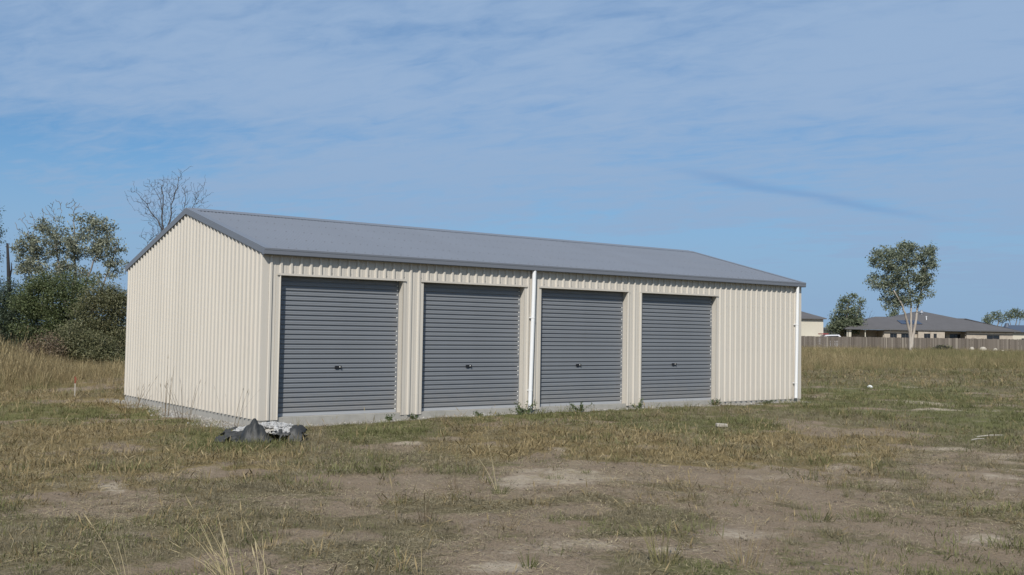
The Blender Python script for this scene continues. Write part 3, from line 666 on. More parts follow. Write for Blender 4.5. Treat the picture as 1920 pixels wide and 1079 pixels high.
def scatter(name, label, cat, pts, scl, coll, nvar, rs, tilt=.12):
    n = len(pts); me = bpy.data.meshes.new(name); me.vertices.add(n); me.vertices.foreach_set('co', np.asarray(pts, float).ravel())
    a = me.attributes.new('scl', 'FLOAT', 'POINT'); a.data.foreach_set('value', np.asarray(scl, np.float32))
    rot = np.stack([rs.normal(size=n)*tilt, rs.normal(size=n)*tilt, rs.uniform(0, 6.283, n)], 1).astype(np.float32)
    a = me.attributes.new('rot', 'FLOAT_VECTOR', 'POINT'); a.data.foreach_set('vector', rot.ravel())
    a = me.attributes.new('pick', 'INT', 'POINT'); a.data.foreach_set('value', rs.integers(0, nvar, n).astype(np.int32))
    o = link(name, me); tag(o, label, cat, kind='stuff')
    ng = bpy.data.node_groups.new(name+'_nodes', 'GeometryNodeTree'); ng.interface.new_socket('Geometry', in_out='INPUT', socket_type='NodeSocketGeometry'); ng.interface.new_socket('Geometry', in_out='OUTPUT', socket_type='NodeSocketGeometry')
    N = ng.nodes.new; L = ng.links.new; gi = N('NodeGroupInput'); go = N('NodeGroupOutput'); ip = N('GeometryNodeInstanceOnPoints'); ci = N('GeometryNodeCollectionInfo')
    ci.inputs['Collection'].default_value = coll; ci.inputs['Separate Children'].default_value = True; ci.inputs['Reset Children'].default_value = True
    def at_(nm, ty): q = N('GeometryNodeInputNamedAttribute'); q.data_type = ty; q.inputs[0].default_value = nm; return q.outputs[0]
    er = N('FunctionNodeEulerToRotation'); L(at_('rot', 'FLOAT_VECTOR'), er.inputs[0])
    L(gi.outputs[0], ip.inputs['Points']); L(ci.outputs[0], ip.inputs['Instance']); ip.inputs['Pick Instance'].default_value = True
    L(at_('pick', 'INT'), ip.inputs['Instance Index']); L(er.outputs[0], ip.inputs['Rotation']); L(at_('scl', 'FLOAT'), ip.inputs['Scale']); L(ip.outputs[0], go.inputs[0])
    md = o.modifiers.new('scatter', 'NODES'); md.node_group = ng; return o
def sector(n, r0, r1, rs, a0=-.62, a1=.62):
    a = rs.uniform(a0, a1, n)+YAW; r = np.sqrt(rs.uniform(r0*r0, r1*r1, n)); return CAMX+r*np.sin(a), CAMY+r*np.cos(a)
def outside_shed(x, y, g=.03): return ~((x > -g) & (x < SL+g) & (y > -g) & (y < SW+g))
def lay(x, y): return np.stack([x, y, gz(x, y)], 1)
def polar(x, y):
    dx = x-CAMX; dy = y-CAMY; dv = dx*HF.x+dy*HF.y; du = dx*HR.x+dy*HR.y; return du/np.maximum(dv, .1), dv
def tallness(x, y):
    q, dv = polar(x, y); st = np.interp(q, [-.5, -.37, -.3, .2, .28, .34, .5], [23.5, 25, 31, 40, 44, 50, 52]); st = st+(fbm(x, y, 5, 3)-.5)*9
    return sstep(0, 9, dv-st)
def grass():
    rs = np.random.default_rng(77)
    mats_ = variants('drymat', 6, 40, .02, .06, .0034, 1.2, .12, GM['dry'])
    golds = variants('goldmat', 6, 30, .025, .085, .0034, .9, .10, GM['gold'], seed_head=.1)
    greens = variants('greenmat', 6, 34, .025, .075, .0036, .88, .10, GM['green'])
    stems = variants('stem', 5, 3, .12, .34, .0024, .45, .05, GM['straw'], seed_head=.6, segs=4)
    talls = variants('talls', 6, 26, .4, .95, .008, .5, .2, GM['straw'], seed_head=.3, segs=4)
    olives = variants('olives', 6, 30, .3, .8, .009, .52, .2, GM['olive'], segs=4)
    A = {k: [] for k in 'dry gold green stem tall olive'.split()}
    for r0, r1, dens, sc in ((5.5, 12, 150, 1.), (12, 20, 95, 1.15), (20, 34, 42, 1.4), (34, 60, 13, 2.0), (60, 150, 2.6, 3.2)):
        n = int(.5*1.24*(r1*r1-r0*r0)*dens); x, y = sector(n, r0, r1, rs); k = outside_shed(x, y); x = x[k]; y = y[k]
        bare, pale, gold, green, strip, n1, n3 = masks(x, y); tl = tallness(x, y)
        cover = np.clip(1-bare*1.02, 0.07, 1)*(1-pale*.92)*(1-np.clip(strip*1.2, 0, .93)); u = rs.random(len(x)); keep = u < cover*(1-.75*tl)*np.clip(.35+1.3*fbm(x+5, y+3, .35, 3), 0, 1)
        t = rs.random(len(x)); g1 = np.clip(green*.9+(fbm(x+20, y+5, 1.3, 3)-.5)*1.1+.06, .04, .9); g2 = np.clip(gold*.78-(fbm(x+2, y+50, .9, 3)-.5)*1.2, .08, .85)
        fd = np.hypot(x-CAMX, y-CAMY) > 30; g1 = np.where(fd, np.maximum(g1, .32), g1); g2 = np.where(fd, np.maximum(g2, .5), g2); isg = keep & (t < g1); iso = keep & ~isg & (rs.random(len(x)) < g2); isd = keep & ~isg & ~iso
        jit = rs.uniform(.65, 1.35, len(x))*sc
        hg = np.where(fbm(x+3, y+60, 1.1, 3) > .56, 1.5, .9)
        A['green'].append((x[isg], y[isg], (jit*hg)[isg])); A['gold'].append((x[iso], y[iso], jit[iso]*.9)); A['dry'].append((x[isd], y[isd], jit[isd]))
        ks = keep & (rs.random(len(x)) < .006/sc**1.5*(1+2*gold)); A['stem'].append((x[ks], y[ks], rs.uniform(.6, 1.25, ks.sum())))
    for r0, r1, dens, sc in ((24, 45, 15, 1.0), (45, 80, 8, 1.15), (80, 138, 4.2, 1.35)):
        n = int(.5*1.3*(r1*r1-r0*r0)*dens); x, y = sector(n, r0, r1, rs, -.66, .64); k = outside_shed(x, y, .6); x = x[k]; y = y[k]
        q, dv = polar(x, y); tl = tallness(x, y); k = (rs.random(len(x)) < tl*np.clip(.2+1.5*fbm(x, y, 2.2, 3), 0, 1)) & (dv < 133)
        x, y, q, dv, tl = x[k], y[k], q[k], dv[k], tl[k]
        pg = np.where(q < 0, .80, np.clip(.85-(q-.27)*5.5, .22, .8)*np.where(dv > 90, .55, 1))+(fbm(x+9, y, 6, 3)-.5)*.9
        s_ = rs.uniform(.5, 1.2, len(x))*(.55+.9*fbm(x+70, y+20, 3.0, 3))*sc*np.where(q < 0, np.interp(q, [-.5, -.465, -.425, -.3], [1.05, .85, .5, .45]), .60)*(.45+.55*tl); t = rs.random(len(x)) < pg
        A['tall'].append((x[t], y[t], s_[t]*1.1)); A['olive'].append((x[~t], y[~t], s_[~t]))
    lab = {'dry': ('dry_grass_mat', 'short matted dry grey-brown grass over the bare paddock', mats_, 6), 'gold': ('golden_stubble', 'short golden-brown dry grass in patches before the shed', golds, 6),
           'green': ('green_turf', 'short green grass along the shed and in the foreground', greens, 6), 'stem': ('straw_stems', 'single thin straw stems standing out of the short grass', stems, 5),
           'tall': ('tall_straw_grass', 'tall straw-coloured dry grass behind and left of the shed', talls, 6), 'olive': ('tall_olive_grass', 'tall olive grass in front of the paling fence', olives, 6)}
    for k, v in A.items():
        x = np.concatenate([q[0] for q in v]); y = np.concatenate([q[1] for q in v]); s_ = np.concatenate([q[2] for q in v])
        nm, lb, c, nv = lab[k]; scatter(nm, lb, 'grass', lay(x, y), s_, c, nv, rs, .1 if k in ('tall', 'olive', 'stem') else .18)
    # dead straw lying flat on soil and turf, and taller tussocks here and there
    lc = bpy.data.collections.new('src_litter')
    for i in range(6):
        mb = MB()
        for k in range(9):
            a = rs.uniform(0, 6.283); c = rs.normal(size=2)*.09; L_ = rs.uniform(.02, .09); d = np.array((math.cos(a), math.sin(a), rs.normal()*.08)); w = np.array((-math.sin(a), math.cos(a), 0))*.0019; q = np.array((c[0], c[1], .006+rs.random()*.008)); b2 = rs.normal()*.015
            mb.add([q-d*L_*.5-w, q-d*L_*.5+w, q+np.array((b2, b2, .004))+w, q+np.array((b2, b2, .004))-w, q+d*L_*.5], [(0, 1, 2, 3), (3, 2, 4)])
        o = bpy.data.objects.new('litter_%02d' % i, mb.mesh('litter_%02d' % i, GM['pale'] if i % 2 else GM['dry'])); lc.objects.link(o)
    x, y = sector(26000, 6, 20, rs); k = outside_shed(x, y, .1); x = x[k]; y = y[k]; k = rs.random(len(x)) < np.clip(fbm(x, y, 1.1, 4)*2.4-.75, .04, 1); x = x[k]; y = y[k]
    scatter('straw_litter', 'scraps of dead straw lying flat on the dirt', 'straw', lay(x, y), rs.uniform(.6, 1.4, len(x)), lc, 6, rs, .05)
    x, y = sector(2600, 7, 34, rs); k = outside_shed(x, y, .4); x = x[k]; y = y[k]; bare, pale, gold, green, strip, n1, n3 = masks(x, y); k = rs.random(len(x)) < np.clip((fbm(x+8, y+2, 2.2, 3)-.42)*2.2, 0, .8)*(1-.85*np.maximum(bare, pale)); x = x[k]; y = y[k]
    scatter('grass_tussocks', 'scattered taller olive tussocks standing in the short grass', 'grass', lay(x, y), rs.uniform(.13, .36, len(x)), olives, 6, rs, .12)
    # gravel and concrete crumbs along the slab, clods on the dirt
    gcoll = bpy.data.collections.new('src_stone')
    gm = mat('crushed_concrete', (.40, .385, .35), .95, island=[(.17, .155, .13), (.26, .24, .21), (.37, .355, .325)], obj_rand=.9)
    cm = mat('soil_clod', (.2, .16, .125), .95, island=[(.085, .066, .05), (.12, .095, .07), (.17, .135, .10)], obj_rand=.9)
    ccoll = bpy.data.collections.new('src_clod')
    import bmesh
    for i in range(4):
        for cc, mm, nm in ((gcoll, gm, 'stone'), (ccoll, cm, 'clod')):
            b = bmesh.new(); bmesh.ops.create_icosphere(b, subdivisions=1, radius=1)
            for v in b.verts: v.co *= rs.uniform(.65, 1.15); v.co.z *= .6
            me = bpy.data.meshes.new('%s_%02d' % (nm, i)); b.to_mesh(me); b.free(); me.materials.append(mm); o = bpy.data.objects.new(me.name, me); cc.objects.link(o)
    x = np.concatenate([rs.uniform(-1.1, 0, 5000), rs.uniform(-.4, SL, 5000)]); y = np.concatenate([rs.uniform(-.6, SW+.6, 5000), rs.uniform(-.55, 0, 5000)])
    k = outside_shed(x, y, .0); x = x[k]; y = y[k]; st = masks(x, y)[4]; k = rs.random(len(x)) < np.clip(st*1.1-.1, 0, 1); x = x[k]; y = y[k]
    scatter('gravel', 'pale crushed concrete crumbs along the foot of the slab', 'gravel', lay(x, y), rs.uniform(.006, .026, len(x))*np.where(rs.random(len(x)) < .04, 2, 1), gcoll, 4, rs, .6)
    x, y = sector(60000, 6, 26, rs); k = outside_shed(x, y, .2); x = x[k]; y = y[k]; bare, pale = masks(x, y)[:2]; k = rs.random(len(x)) < np.maximum(bare, pale)*.8*(fbm(x, y, .6, 3) > .5); x = x[k]; y = y[k]
    scatter('soil_clods', 'small crumbs of soil on the bare dirt', 'soil', lay(x, y)+np.array((0, 0, .0)), np.minimum(rs.exponential(.0055, len(x))+.003, .03), ccoll, 4, rs, .6)
grass()
# ------------------------------------------------------------------ fence, houses and things beyond
def far_frame(px, depth, z=None):
    p = gpt(px, 640, depth); return p
M['pal'] = mat('weathered_paling', (.15, .12, .105), .9, island=[(.085, .069, .055), (.105, .087, .070), (.125, .104, .084), (.145, .122, .10), (.115, .096, .079), (.24, .21, .17)])
M['post'] = mat('fence_timber', (.12, .10, .085), .9, var=.3, vscale=3)
M['tile'] = mat('grey_roof_tile', (.095, .088, .086), .8, var=.15, vscale=.8)
M['bluer'] = mat('dark_blue_roof', (.055, .07, .10), .6, var=.1)
M['brick'] = mat('pale_house_brick', (.44, .385, .31), .9, col2=(.31, .26, .21), vscale=1.6)
M['fasc'] = mat('fascia_paint', (.10, .098, .10), .6)
M['glass'] = mat('window_glass', (.015, .018, .022), .08, spec=.6)
M['wframe'] = mat('window_frame', (.06, .06, .065), .5)
M['render'] = mat('cream_render', (.50, .46, .37), .85, var=.06, vscale=.4)
M['solar'] = mat('solar_cell', (.012, .016, .035), .15)
M['steelp'] = mat('pole_steel', (.25, .26, .28), .5)
def build_fence():
    D = 134; a = gpt(1380, 640, D); b = gpt(2120, 640, D); d = (b-a); L_ = d.length; d.normalize()
    root = empty('paling_fence', a, math.atan2(d.y, d.x), 'long weathered timber paling fence in front of the houses', 'fence')
    mb = MB(); x = 0; rs = random.Random(5)
    while x < L_:
        h = 1.84+rs.uniform(-.035, .035); w = .145; g = 0 if rs.random() < .85 else .02; y = rs.uniform(-.006, .006)
        z0 = float(gz(a.x+d.x*x, a.y+d.y*x))-a.z-.05; mb.box(x, x+w-.008, y-.011, y+.011, z0, h+z0*.3+.0); x += w+g
    tag(mb.build('palings', M['pal'], root), kind='stuff')
    for z in (.35, 1.0, 1.6): MB().box(0, L_, .012, .05, z, z+.075).build('rail', M['post'], root)
    x = 0
    while x < L_: MB().box(x, x+.1, .051, .15, -.3, 1.75).build('post', M['post'], root); x += 2.4
build_fence()
def hip(mb, x0, x1, y0, y1, z, tanp, mi=0, thick=.16):
    w = (y1-y0)/2; h = w*tanp
    v = [(x0, y0, z), (x1, y0, z), (x1, y1, z), (x0, y1, z), (x0+w, y0+w, z+h), (x1-w, y0+w, z+h)]
    mb.add(v, [(0, 1, 5, 4), (1, 2, 5), (2, 3, 4, 5), (3, 0, 4), (3, 2, 1, 0)], mi)
def brick_house():
    D = 150; s = D/F_PX; o = gpt(1586, 640, D); root = empty('brick_house', o, -YAW, 'low pale brick house with broad grey hip roof behind the fence', 'house')
    zE = atd(1700, 617.5, D).z-o.z; U = lambda px: (px-1586)*s; t = .285
    mb = MB(); hip(mb, 0, U(1800), 0, 13.2, zE, t); hip(mb, U(1640), U(1912), .01, 20.2, zE+.004, t); hip(mb, U(1765), U(1912)+.02, -.01, 12.6, zE+.008, t)
    rf = mb.build('roof', M['tile'], root)
    mb = MB(); xr = U(1912)
    mb.box(-.02, xr+.02, -.13, -.02, zE-.16, zE-.002); mb.box(-.12, -.022, -.1, 13.2, zE-.16, zE-.002); mb.box(xr+.022, xr+.12, -.1, 17.5, zE-.16, zE-.002); mb.build('fascia', M['fasc'], root)
    # walls: verandah stretch on the left stands back, the rest under the eave
    f0 = .45
    wins = [(1733, 1745, .9, 2.42), (1751, 1757, .9, 2.42), (1773, 1784, .1, 2.4), (1791, 1812, .1, 2.42), (1853, 1877, .9, 2.3), (1671, 1684, .9, 2.35), (1692, 1708, .9, 2.35)]
    steps = [(1587.5, 1660, 3.2), (1660, 1722, f0), (1722, 1772, .08), (1772, 1815, 1.9), (1815, 1902, f0)]
    for a, b, y in steps:
        ops = sorted(w for w in wins if a <= w[0] < b); x = U(a); mb = MB()
        for p0, p1, z0, z1 in ops:
            mb.box(x, U(p0), y, y+.2, -.4, zE-.16); mb.box(U(p0), U(p1), y+.003, y+.197, -.4, z0); mb.box(U(p0), U(p1), y+.003, y+.197, z1, zE-.16); x = U(p1)
        mb.box(x, U(b), y, y+.2, -.4, zE-.16); mb.build('wall', M['brick'], root)
        for p0, p1, z0, z1 in ops:
            w_ = MB().box(U(p0)+.01, U(p1)-.01, y+.1, y+.12, z0+.01, z1-.01).build('window', M['glass'], root)
            fr = MB(); e = .06
            fr.box(U(p0)+.002, U(p1)-.002, y+.05, y+.099, z1-e, z1-.002); fr.box(U(p0)+.002, U(p1)-.002, y+.05, y+.099, z0+.002, z0+e); fr.box((U(p0)+U(p1))/2-.03, (U(p0)+U(p1))/2+.03, y+.051, y+.098, z0+e, z1-e); fr.build('frame', M['wframe'], w_)
    MB().box(U(1722)+.003, U(1722)+.2, .28, f0+.18, -.4, zE-.17).build('return_wall', M['brick'], root)
    for a, y0, y1 in ((1660, f0+.2, 3.2), (1771, .28, 1.9), (1815, f0+.2, 1.9)): MB().box(U(a)-.1, U(a)+.1, y0, y1, -.4, zE-.17).build('return_wall', M['brick'], root)
    for y0, y1, x in ((3.4, 12, U(1587.5)), (f0+.2, 15, U(1902)-.2)): MB().box(x, x+.2, y0, y1, -.4, zE-.17).build('side_wall', M['brick'], root)
    MB().box(U(1588), U(1902), 12.1, 12.3, -.4, zE-.17).build('rear_wall', M['brick'], root)
    for px, w in ((1589, .12), (1592.5, .38), (1623, .12)): MB().box(U(px), U(px)+w, .3, .3+w, -.4, zE-.17).build('verandah_post', M['render'], root)
    # extras on the roof
    y0 = 2.6; mb = MB()
    for i in range(3):
        x = U(1703)+i*1.05
        mb.add([(x, y0, zE+y0*t+.08), (x+1.0, y0, zE+y0*t+.08), (x+1.0, y0+1.9, zE+(y0+1.9)*t+.08), (x, y0+1.9, zE+(y0+1.9)*t+.08), (x, y0, zE+y0*t+.04), (x+1.0, y0, zE+y0*t+.04), (x+1.0, y0+1.9, zE+(y0+1.9)*t+.04), (x, y0+1.9, zE+(y0+1.9)*t+.04)], [(0, 1, 2, 3), (4, 7, 6, 5), (0, 4, 5, 1), (1, 5, 6, 2), (2, 6, 7, 3), (3, 7, 4, 0)])
    mb.build('solar_panel', M['solar'], rf)
    x = U(1764); yv = 5.2; MB().tube([(x, yv, zE+yv*t-.1), (x, yv, zE+yv*t+.45)], .07, 8).tube([(x, yv, zE+yv*t+.45), (x, yv, zE+yv*t+.55)], .12, 8).build('vent_pipe', M['white'], rf)
    x = U(1771); yv = 8.4; MB().tube([(x, yv, zE+8.0*t), (x, yv, zE+8.0*t+.75)], .16, 10).tube([(x, yv, zE+8.0*t+.3), (x, yv, zE+8.0*t+.62)], [.28, .20], 10).build('roof_ventilator', M['steelp'], rf)
    x = U(1757); yv = 9.5; mb = MB(); zt = atd(1757, 579, D+9.5).z-o.z; mb.tube([(x, yv, zE+1.5), (x, yv, zt)], .022, 5)
    mb.tube([(x-.5, yv, zt-.05), (x+.55, yv, zt-.02)], .025, 5)
    for k in range(6): mb.tube([(x-.45+k*.18, yv-.3, zt-.05), (x-.45+k*.18, yv+.3, zt-.05)], .012, 4)
    mb.build('antenna', M['steelp'], rf)
    for px in (1668, 1839, 1904): MB().box(U(px), U(px)+.28, .45, .7, zE-.34, zE-.17).build('eave_light', M['white'], root)
brick_house()
def cream_building():
    D = 141; s = D/F_PX; o = gpt(1545, 640, D); root = empty('cream_building', o, -YAW, 'plain cream walled building with grey hip roof right of the shed', 'building')
    zE = atd(1545, 597, D).z-o.z; MB().box(-13, -.1, 0, 8.4, -.5, zE-.02).build('wall', M['render'], root)
    mb = MB(); hip(mb, -13.3, .22, -.3, 8.7, zE, .36); mb.build('roof', M['tile'], root)
    mb = MB(); mb.box(-13.3, .22, -.38, -.301, zE-.14, zE-.003); mb.box(.221, .30, -.3, 8.7, zE-.14, zE-.003); mb.build('fascia', M['fasc'], root)
cream_building()
def blue_house():
    D = 178; s = D/F_PX; o = gpt(1886, 640, D); root = empty('blue_roofed_house', o, -YAW, 'house with dark blue roof at the right edge beyond the brick house', 'house')
    zE = atd(1900, 623, D).z-o.z; zR = atd(1900, 610, D+5).z-o.z
    mb = MB(); hip(mb, -1.6, 18, 0, 10, zE, (zR-zE)/5); mb.tube([(2.2, 4.2, zR-.4), (2.2, 4.2, zR+.35)], [.55, .25], 10); mb.build('roof', M['bluer'], root)
    MB().box(-1.0, 17.4, .6, 9.4, -.4, zE-.02).build('wall', M['render'], root)
    w_ = MB().box(3, 5, .57, .598, .9, 2.0).build('window', M['glass'], root); MB().box(2.95, 5.05, .56, .60, .84, .898).build('sill', M['wframe'], w_)
blue_house()
def parked_car():
    D = 139; o = gpt(1556, 640, D); root = empty('parked_car', o, -YAW+.1, 'red and white car roof showing above the fence beside the cream building', 'car')
    M['carw'] = mat('white_car_paint', (.7, .7, .72), .3); M['carr'] = mat('red_canopy', (.28, .05, .05), .5); M['rub'] = mat('tyre_rubber', (.02, .02, .02), .8)
    P = [(-2.3, .45), (-2.3, 1.0), (-1.2, 1.12), (-.5, 1.95), (1.3, 2.02), (2.1, 1.2), (2.35, .95), (2.35, .45)]
    MB().prism(P, 1, 0, 1.75).build('body', M['carw'], root)
    Q = [(-1.0, 1.2), (-.42, 1.82), (1.15, 1.88), (1.75, 1.22)]; MB().prism(Q, 1, -.012, -.002).build('side_window', M['glass'], root)
    MB().box(-1.0, -.1, .2, 1.55, 2.025, 2.16).build('roof_load', M['carr'], root)
    for x in (-1.4, 1.45):
        for y in (-.01, 1.55): w_ = MB().tube([(x, y, .34), (x, y+.21, .34)], .34, 16).build('wheel', M['rub'], root); MB().tube([(x, y-.012, .34), (x, y-.001, .34)], .19, 12).build('rim', M['steelp'], w_)
parked_car()

# ------------------------------------------------------------------ rubble and black plastic at the shed corner
def lump(mb, c, r, rs, flat=.7, mi=0):
    import bmesh
    b = bmesh.new(); bmesh.ops.create_icosphere(b, subdivisions=1, radius=1)
    sx = rs.uniform(.7, 1.3); vs = [(c[0]+v.co.x*r*sx*rs.uniform(.75, 1.15), c[1]+v.co.y*r*rs.uniform(.75, 1.15), c[2]+v.co.z*r*flat*rs.uniform(.75, 1.15)) for v in b.verts]
    fs = [tuple(q.index for q in f.verts) for f in b.faces]; b.free(); mb.add(vs, fs, mi)
M['rub'] = mat('broken_concrete', (.46, .45, .43), .95, col2=(.24, .235, .225), vscale=7, bump=.7, bscale=70)
M['plas'] = mat('black_plastic_sheet', (.02, .021, .02), .55, col2=(.05, .049, .046), vscale=4, spec=.3, bump=.35, bscale=22)
def rubble():
    o = at(486, 828, -.11); zb = o.z; rs = np.random.default_rng(8)
    root = empty('rubble_heap', o, -YAW, 'heap of broken whitish concrete at the near corner of the shed', 'rubble')
    def h(u, v): return .20*math.exp(-((u-.02)/.72)**2-((v-.62)/.55)**2)+.05*math.exp(-((u-.35)/.4)**2-((v-.4)/.4)**2)
    mb = MB(); n = 26; G = {}
    for i in range(n+1):
        for j in range(n+1):
            u = -.70+1.3*i/n; v = .24+1.0*j/n; z = h(u, v)+float(fbm(np.array([u*3+9]), np.array([v*3]), .5, 3)[0]-.5)*.08; G[i, j] = len(mb.v); mb.v.append((u, v, z-.03))
    for i in range(n):
        for j in range(n): mb.f.append((G[i, j], G[i+1, j], G[i+1, j+1], G[i, j+1])); mb.m.append(0)
    mb.build('mound', M['conc'], root, smooth=True)
    mb = MB()
    for k in range(1700):
        u = rs.uniform(-.55, .56); v = rs.uniform(.12, 1.1); z = h(u, v)
        if z < .03 or (v < .36 and abs(u+.10) < .30): continue
        lump(mb, (u, v, z+rs.uniform(-.01, .03)), abs(rs.normal(.017, .009))+.008, rs)
    tag(mb.build('chunks', M['rub'], root), kind='stuff')
    p = empty('plastic_sheet', o, -YAW, 'crumpled torn black plastic sheet with a peak, lying over the rubble heap', 'plastic sheet')
    root.scale = p.scale = (.88, .88, .94)
    def fold(u, v): return float(fbm(np.array([u*2.1+40.]), np.array([v*2.1+3.]), .42, 4)[0])
    def sheet(name, u0, u1, v0, v1, nu, nv, zf, keep):
        mb = MB(); G = {}
        for i in range(nu+1):
            for j in range(nv+1):
                u = u0+(u1-u0)*i/nu; v = v0+(v1-v0)*j/nv; G[i, j] = len(mb.v); mb.v.append((u+rs.normal()*.002, v+rs.normal()*.002, zf(u, v)))
        for i in range(nu):
            for j in range(nv):
                u = u0+(u1-u0)*(i+.5)/nu; v = v0+(v1-v0)*(j+.5)/nv
                if keep(u, v): mb.f.append((G[i, j], G[i+1, j], G[i+1, j+1], G[i, j+1])); mb.m.append(0)
        mb.v = [(x_, y_, .006+(z_-.006)*float(sstep(-.01, .13, np.array(y_-v0)))) for x_, y_, z_ in mb.v]
        ob = mb.build(name, M['plas'], p, smooth=True, fix=False); md = ob.modifiers.new('t', 'SOLIDIFY'); md.thickness = .004
    def zc(u, v):
        pk = (.5+.5*math.cos(math.pi*min(1, abs(u+.10+.10*v)/.30)))**.8*(.5+.5*math.cos(math.pi*min(1, abs(v-.06)/(.30 if v < .06 else .48))))**.8
        return .015+.245*pk+.06*abs(math.sin(u*19+v*7))*(.3+pk)+.035*abs(math.sin(u*37-v*23))*pk+.03*(fold(u, v)-.5)
    sheet('fold', -.40, .22, -.22, .42, 34, 30, zc, lambda u, v: True)
    def zl(u, v): return max(.012, h(u, v)+.012)+.10*abs(fold(u, v)-.5)+.04*abs(math.sin(u*13-v*17))
    sheet('flap', -.72, -.30, -.20, .26, 28, 24, zl, lambda u, v: fold(u*1.3, v*1.3) > .36)
    sheet('flap', .14, .52, -.06, .16, 24, 12, zl, lambda u, v: fold(u*1.6+3, v) > .50)
    sheet('flap', .47, .72, .0, .55, 18, 26, lambda u, v: zl(u, v)+.05*max(0, 1-abs(u-.60)/.14), lambda u, v: fold(u*1.3+7, v*1.3) > .44)
    sheet('flap', -.80, -.52, .55, .95, 14, 14, zl, lambda u, v: fold(u*1.5+1, v*1.5) > .42)
rubble()

# ------------------------------------------------------------------ small things on the ground
def stone(name, px, py, w, hgt, label, cat, m_, seed, box=False, rz=0., dz=0.):
    o = at(px, py); o.z = float(gz(o.x, o.y)); rs = np.random.default_rng(seed)
    if box:
        mb = MB(); mb.box(-w/2, w/2, -w*.28, w*.28, -.01, hgt); ob = mb.build(name, m_); md = ob.modifiers.new('b', 'BEVEL'); md.width = .008; md.segments = 2
    else:
        mb = MB(); lump(mb, (0, 0, hgt*.35), w/2, rs, hgt/w*1.3); ob = mb.build(name, m_, smooth=False); md = ob.modifiers.new('s', 'SUBSURF'); md.levels = md.render_levels = 1
    ob.location = (o.x, o.y, o.z+dz); ob.rotation_euler = (0, .06, -YAW+rz); tag(ob, label, cat); return ob
M['paver'] = mat('pale_paver', (.40, .36, .30), .9, var=.2, vscale=9)
M['rock'] = mat('pale_rock', (.42, .38, .31), .9, var=.3, vscale=2, bump=.5, bscale=12)
M['bag'] = mat('white_lump', (.78, .78, .76), .7)
stone('paving_brick', 1353, 806, .20, .05, 'flat pale brick lying in the short grass before the rightmost door', 'brick', M['paver'], 1, True, .12, .02)
stone('white_stone', 1631, 730, .24, .15, 'small bright white lump on the green grass right of the shed', 'stone', M['bag'], 2)
for i, (px, w, lb) in enumerate(((1822, .9, 'flat pale rock nearest the brush pile by the fence'), (1843, 1.0, 'largest pale rock by the paling fence'), (1866, .7, 'second pale rock from the right along the fence'), (1880, .4, 'small pale rock, rightmost of those by the fence'))):
    q = gpt(px, 650, 121); ob = stone('pale_rock', px, 660, w, w*.75, lb, 'rock', M['rock'], 20+i); ob.location = q+Vector((0, 0, .25)); ob['group'] = 'rocks by the fence'
def brush():
    p, f, s = frame(1769, 122); rs = np.random.default_rng(61); root = empty('brush_pile', p, -YAW, 'dark heap of cut branches against the paling fence', 'brush'); mb = MB()
    for k in range(150):
        u = rs.normal()*.55; q = Vector((u, rs.normal()*.3, .35+abs(rs.normal())*.25*(1-min(1, abs(u))*.5))); d = Vector((rs.normal(), rs.normal()*.5, rs.normal()*.45+.1)).normalized()*rs.uniform(.3, .8); mb.tube([q-d*.5, q+Vector((0, 0, .06)), q+d*.5], [.03, .022, .008], 4, cap=False)
    tag(mb.build('branches', BARK['dark'], root, fix=False), kind='stuff')
    C = rs.normal(size=(900, 3))*np.array((.55, .3, .2))+np.array((0, 0, .45)); C = C[C[:, 2] > .1]; link('dead_leaves', leaf_mesh('dead_leaves', C, .22, .4, LEAF['dull'], rs), root)
brush()
def stake():
    o = at(140, 744); o.z = float(gz(o.x, o.y)); root = empty('survey_stake', o, 0, 'thin white survey stake with red top in the long grass', 'stake')
    M['stk'] = mat('stake_wood', (.42, .38, .32), .8); M['pink'] = mat('red_tape', (.26, .075, .045), .6)
    MB().box(-.011, .011, -.011, .011, -.1, .34).build('post', M['stk'], root); mb = MB(); mb.box(-.013, .013, -.013, .013, .34, .50); mb.add([(.012, -.014, .46), (.03, -.02, .40), (.04, -.02, .42), (.014, -.014, .48)], [(0, 1, 2, 3)]); mb.build('tape', M['pink'], root)
stake()
for i, (x0, y0, x1, y1, lb) in enumerate(((1832, 822, 1880, 820, 'long thin pale timber stick lying on the ground at right'), (1822, 829, 1845, 826, 'short pale stick just in front of the long one at right'))):
    a = at(x0, y0); b = at(x1, y1); a.z = float(gz(a.x, a.y))+.045; b.z = float(gz(b.x, b.y))+.04; mb = MB(); mb.tube([(0, 0, 0), tuple((b-a)*.5+Vector((0, 0, .01))), tuple(b-a)], [.010, .011, .008], 6); ob = mb.build('timber_stick', M['paver']); ob.location = a; tag(ob, lb, 'stick', 'sticks lying on the ground')

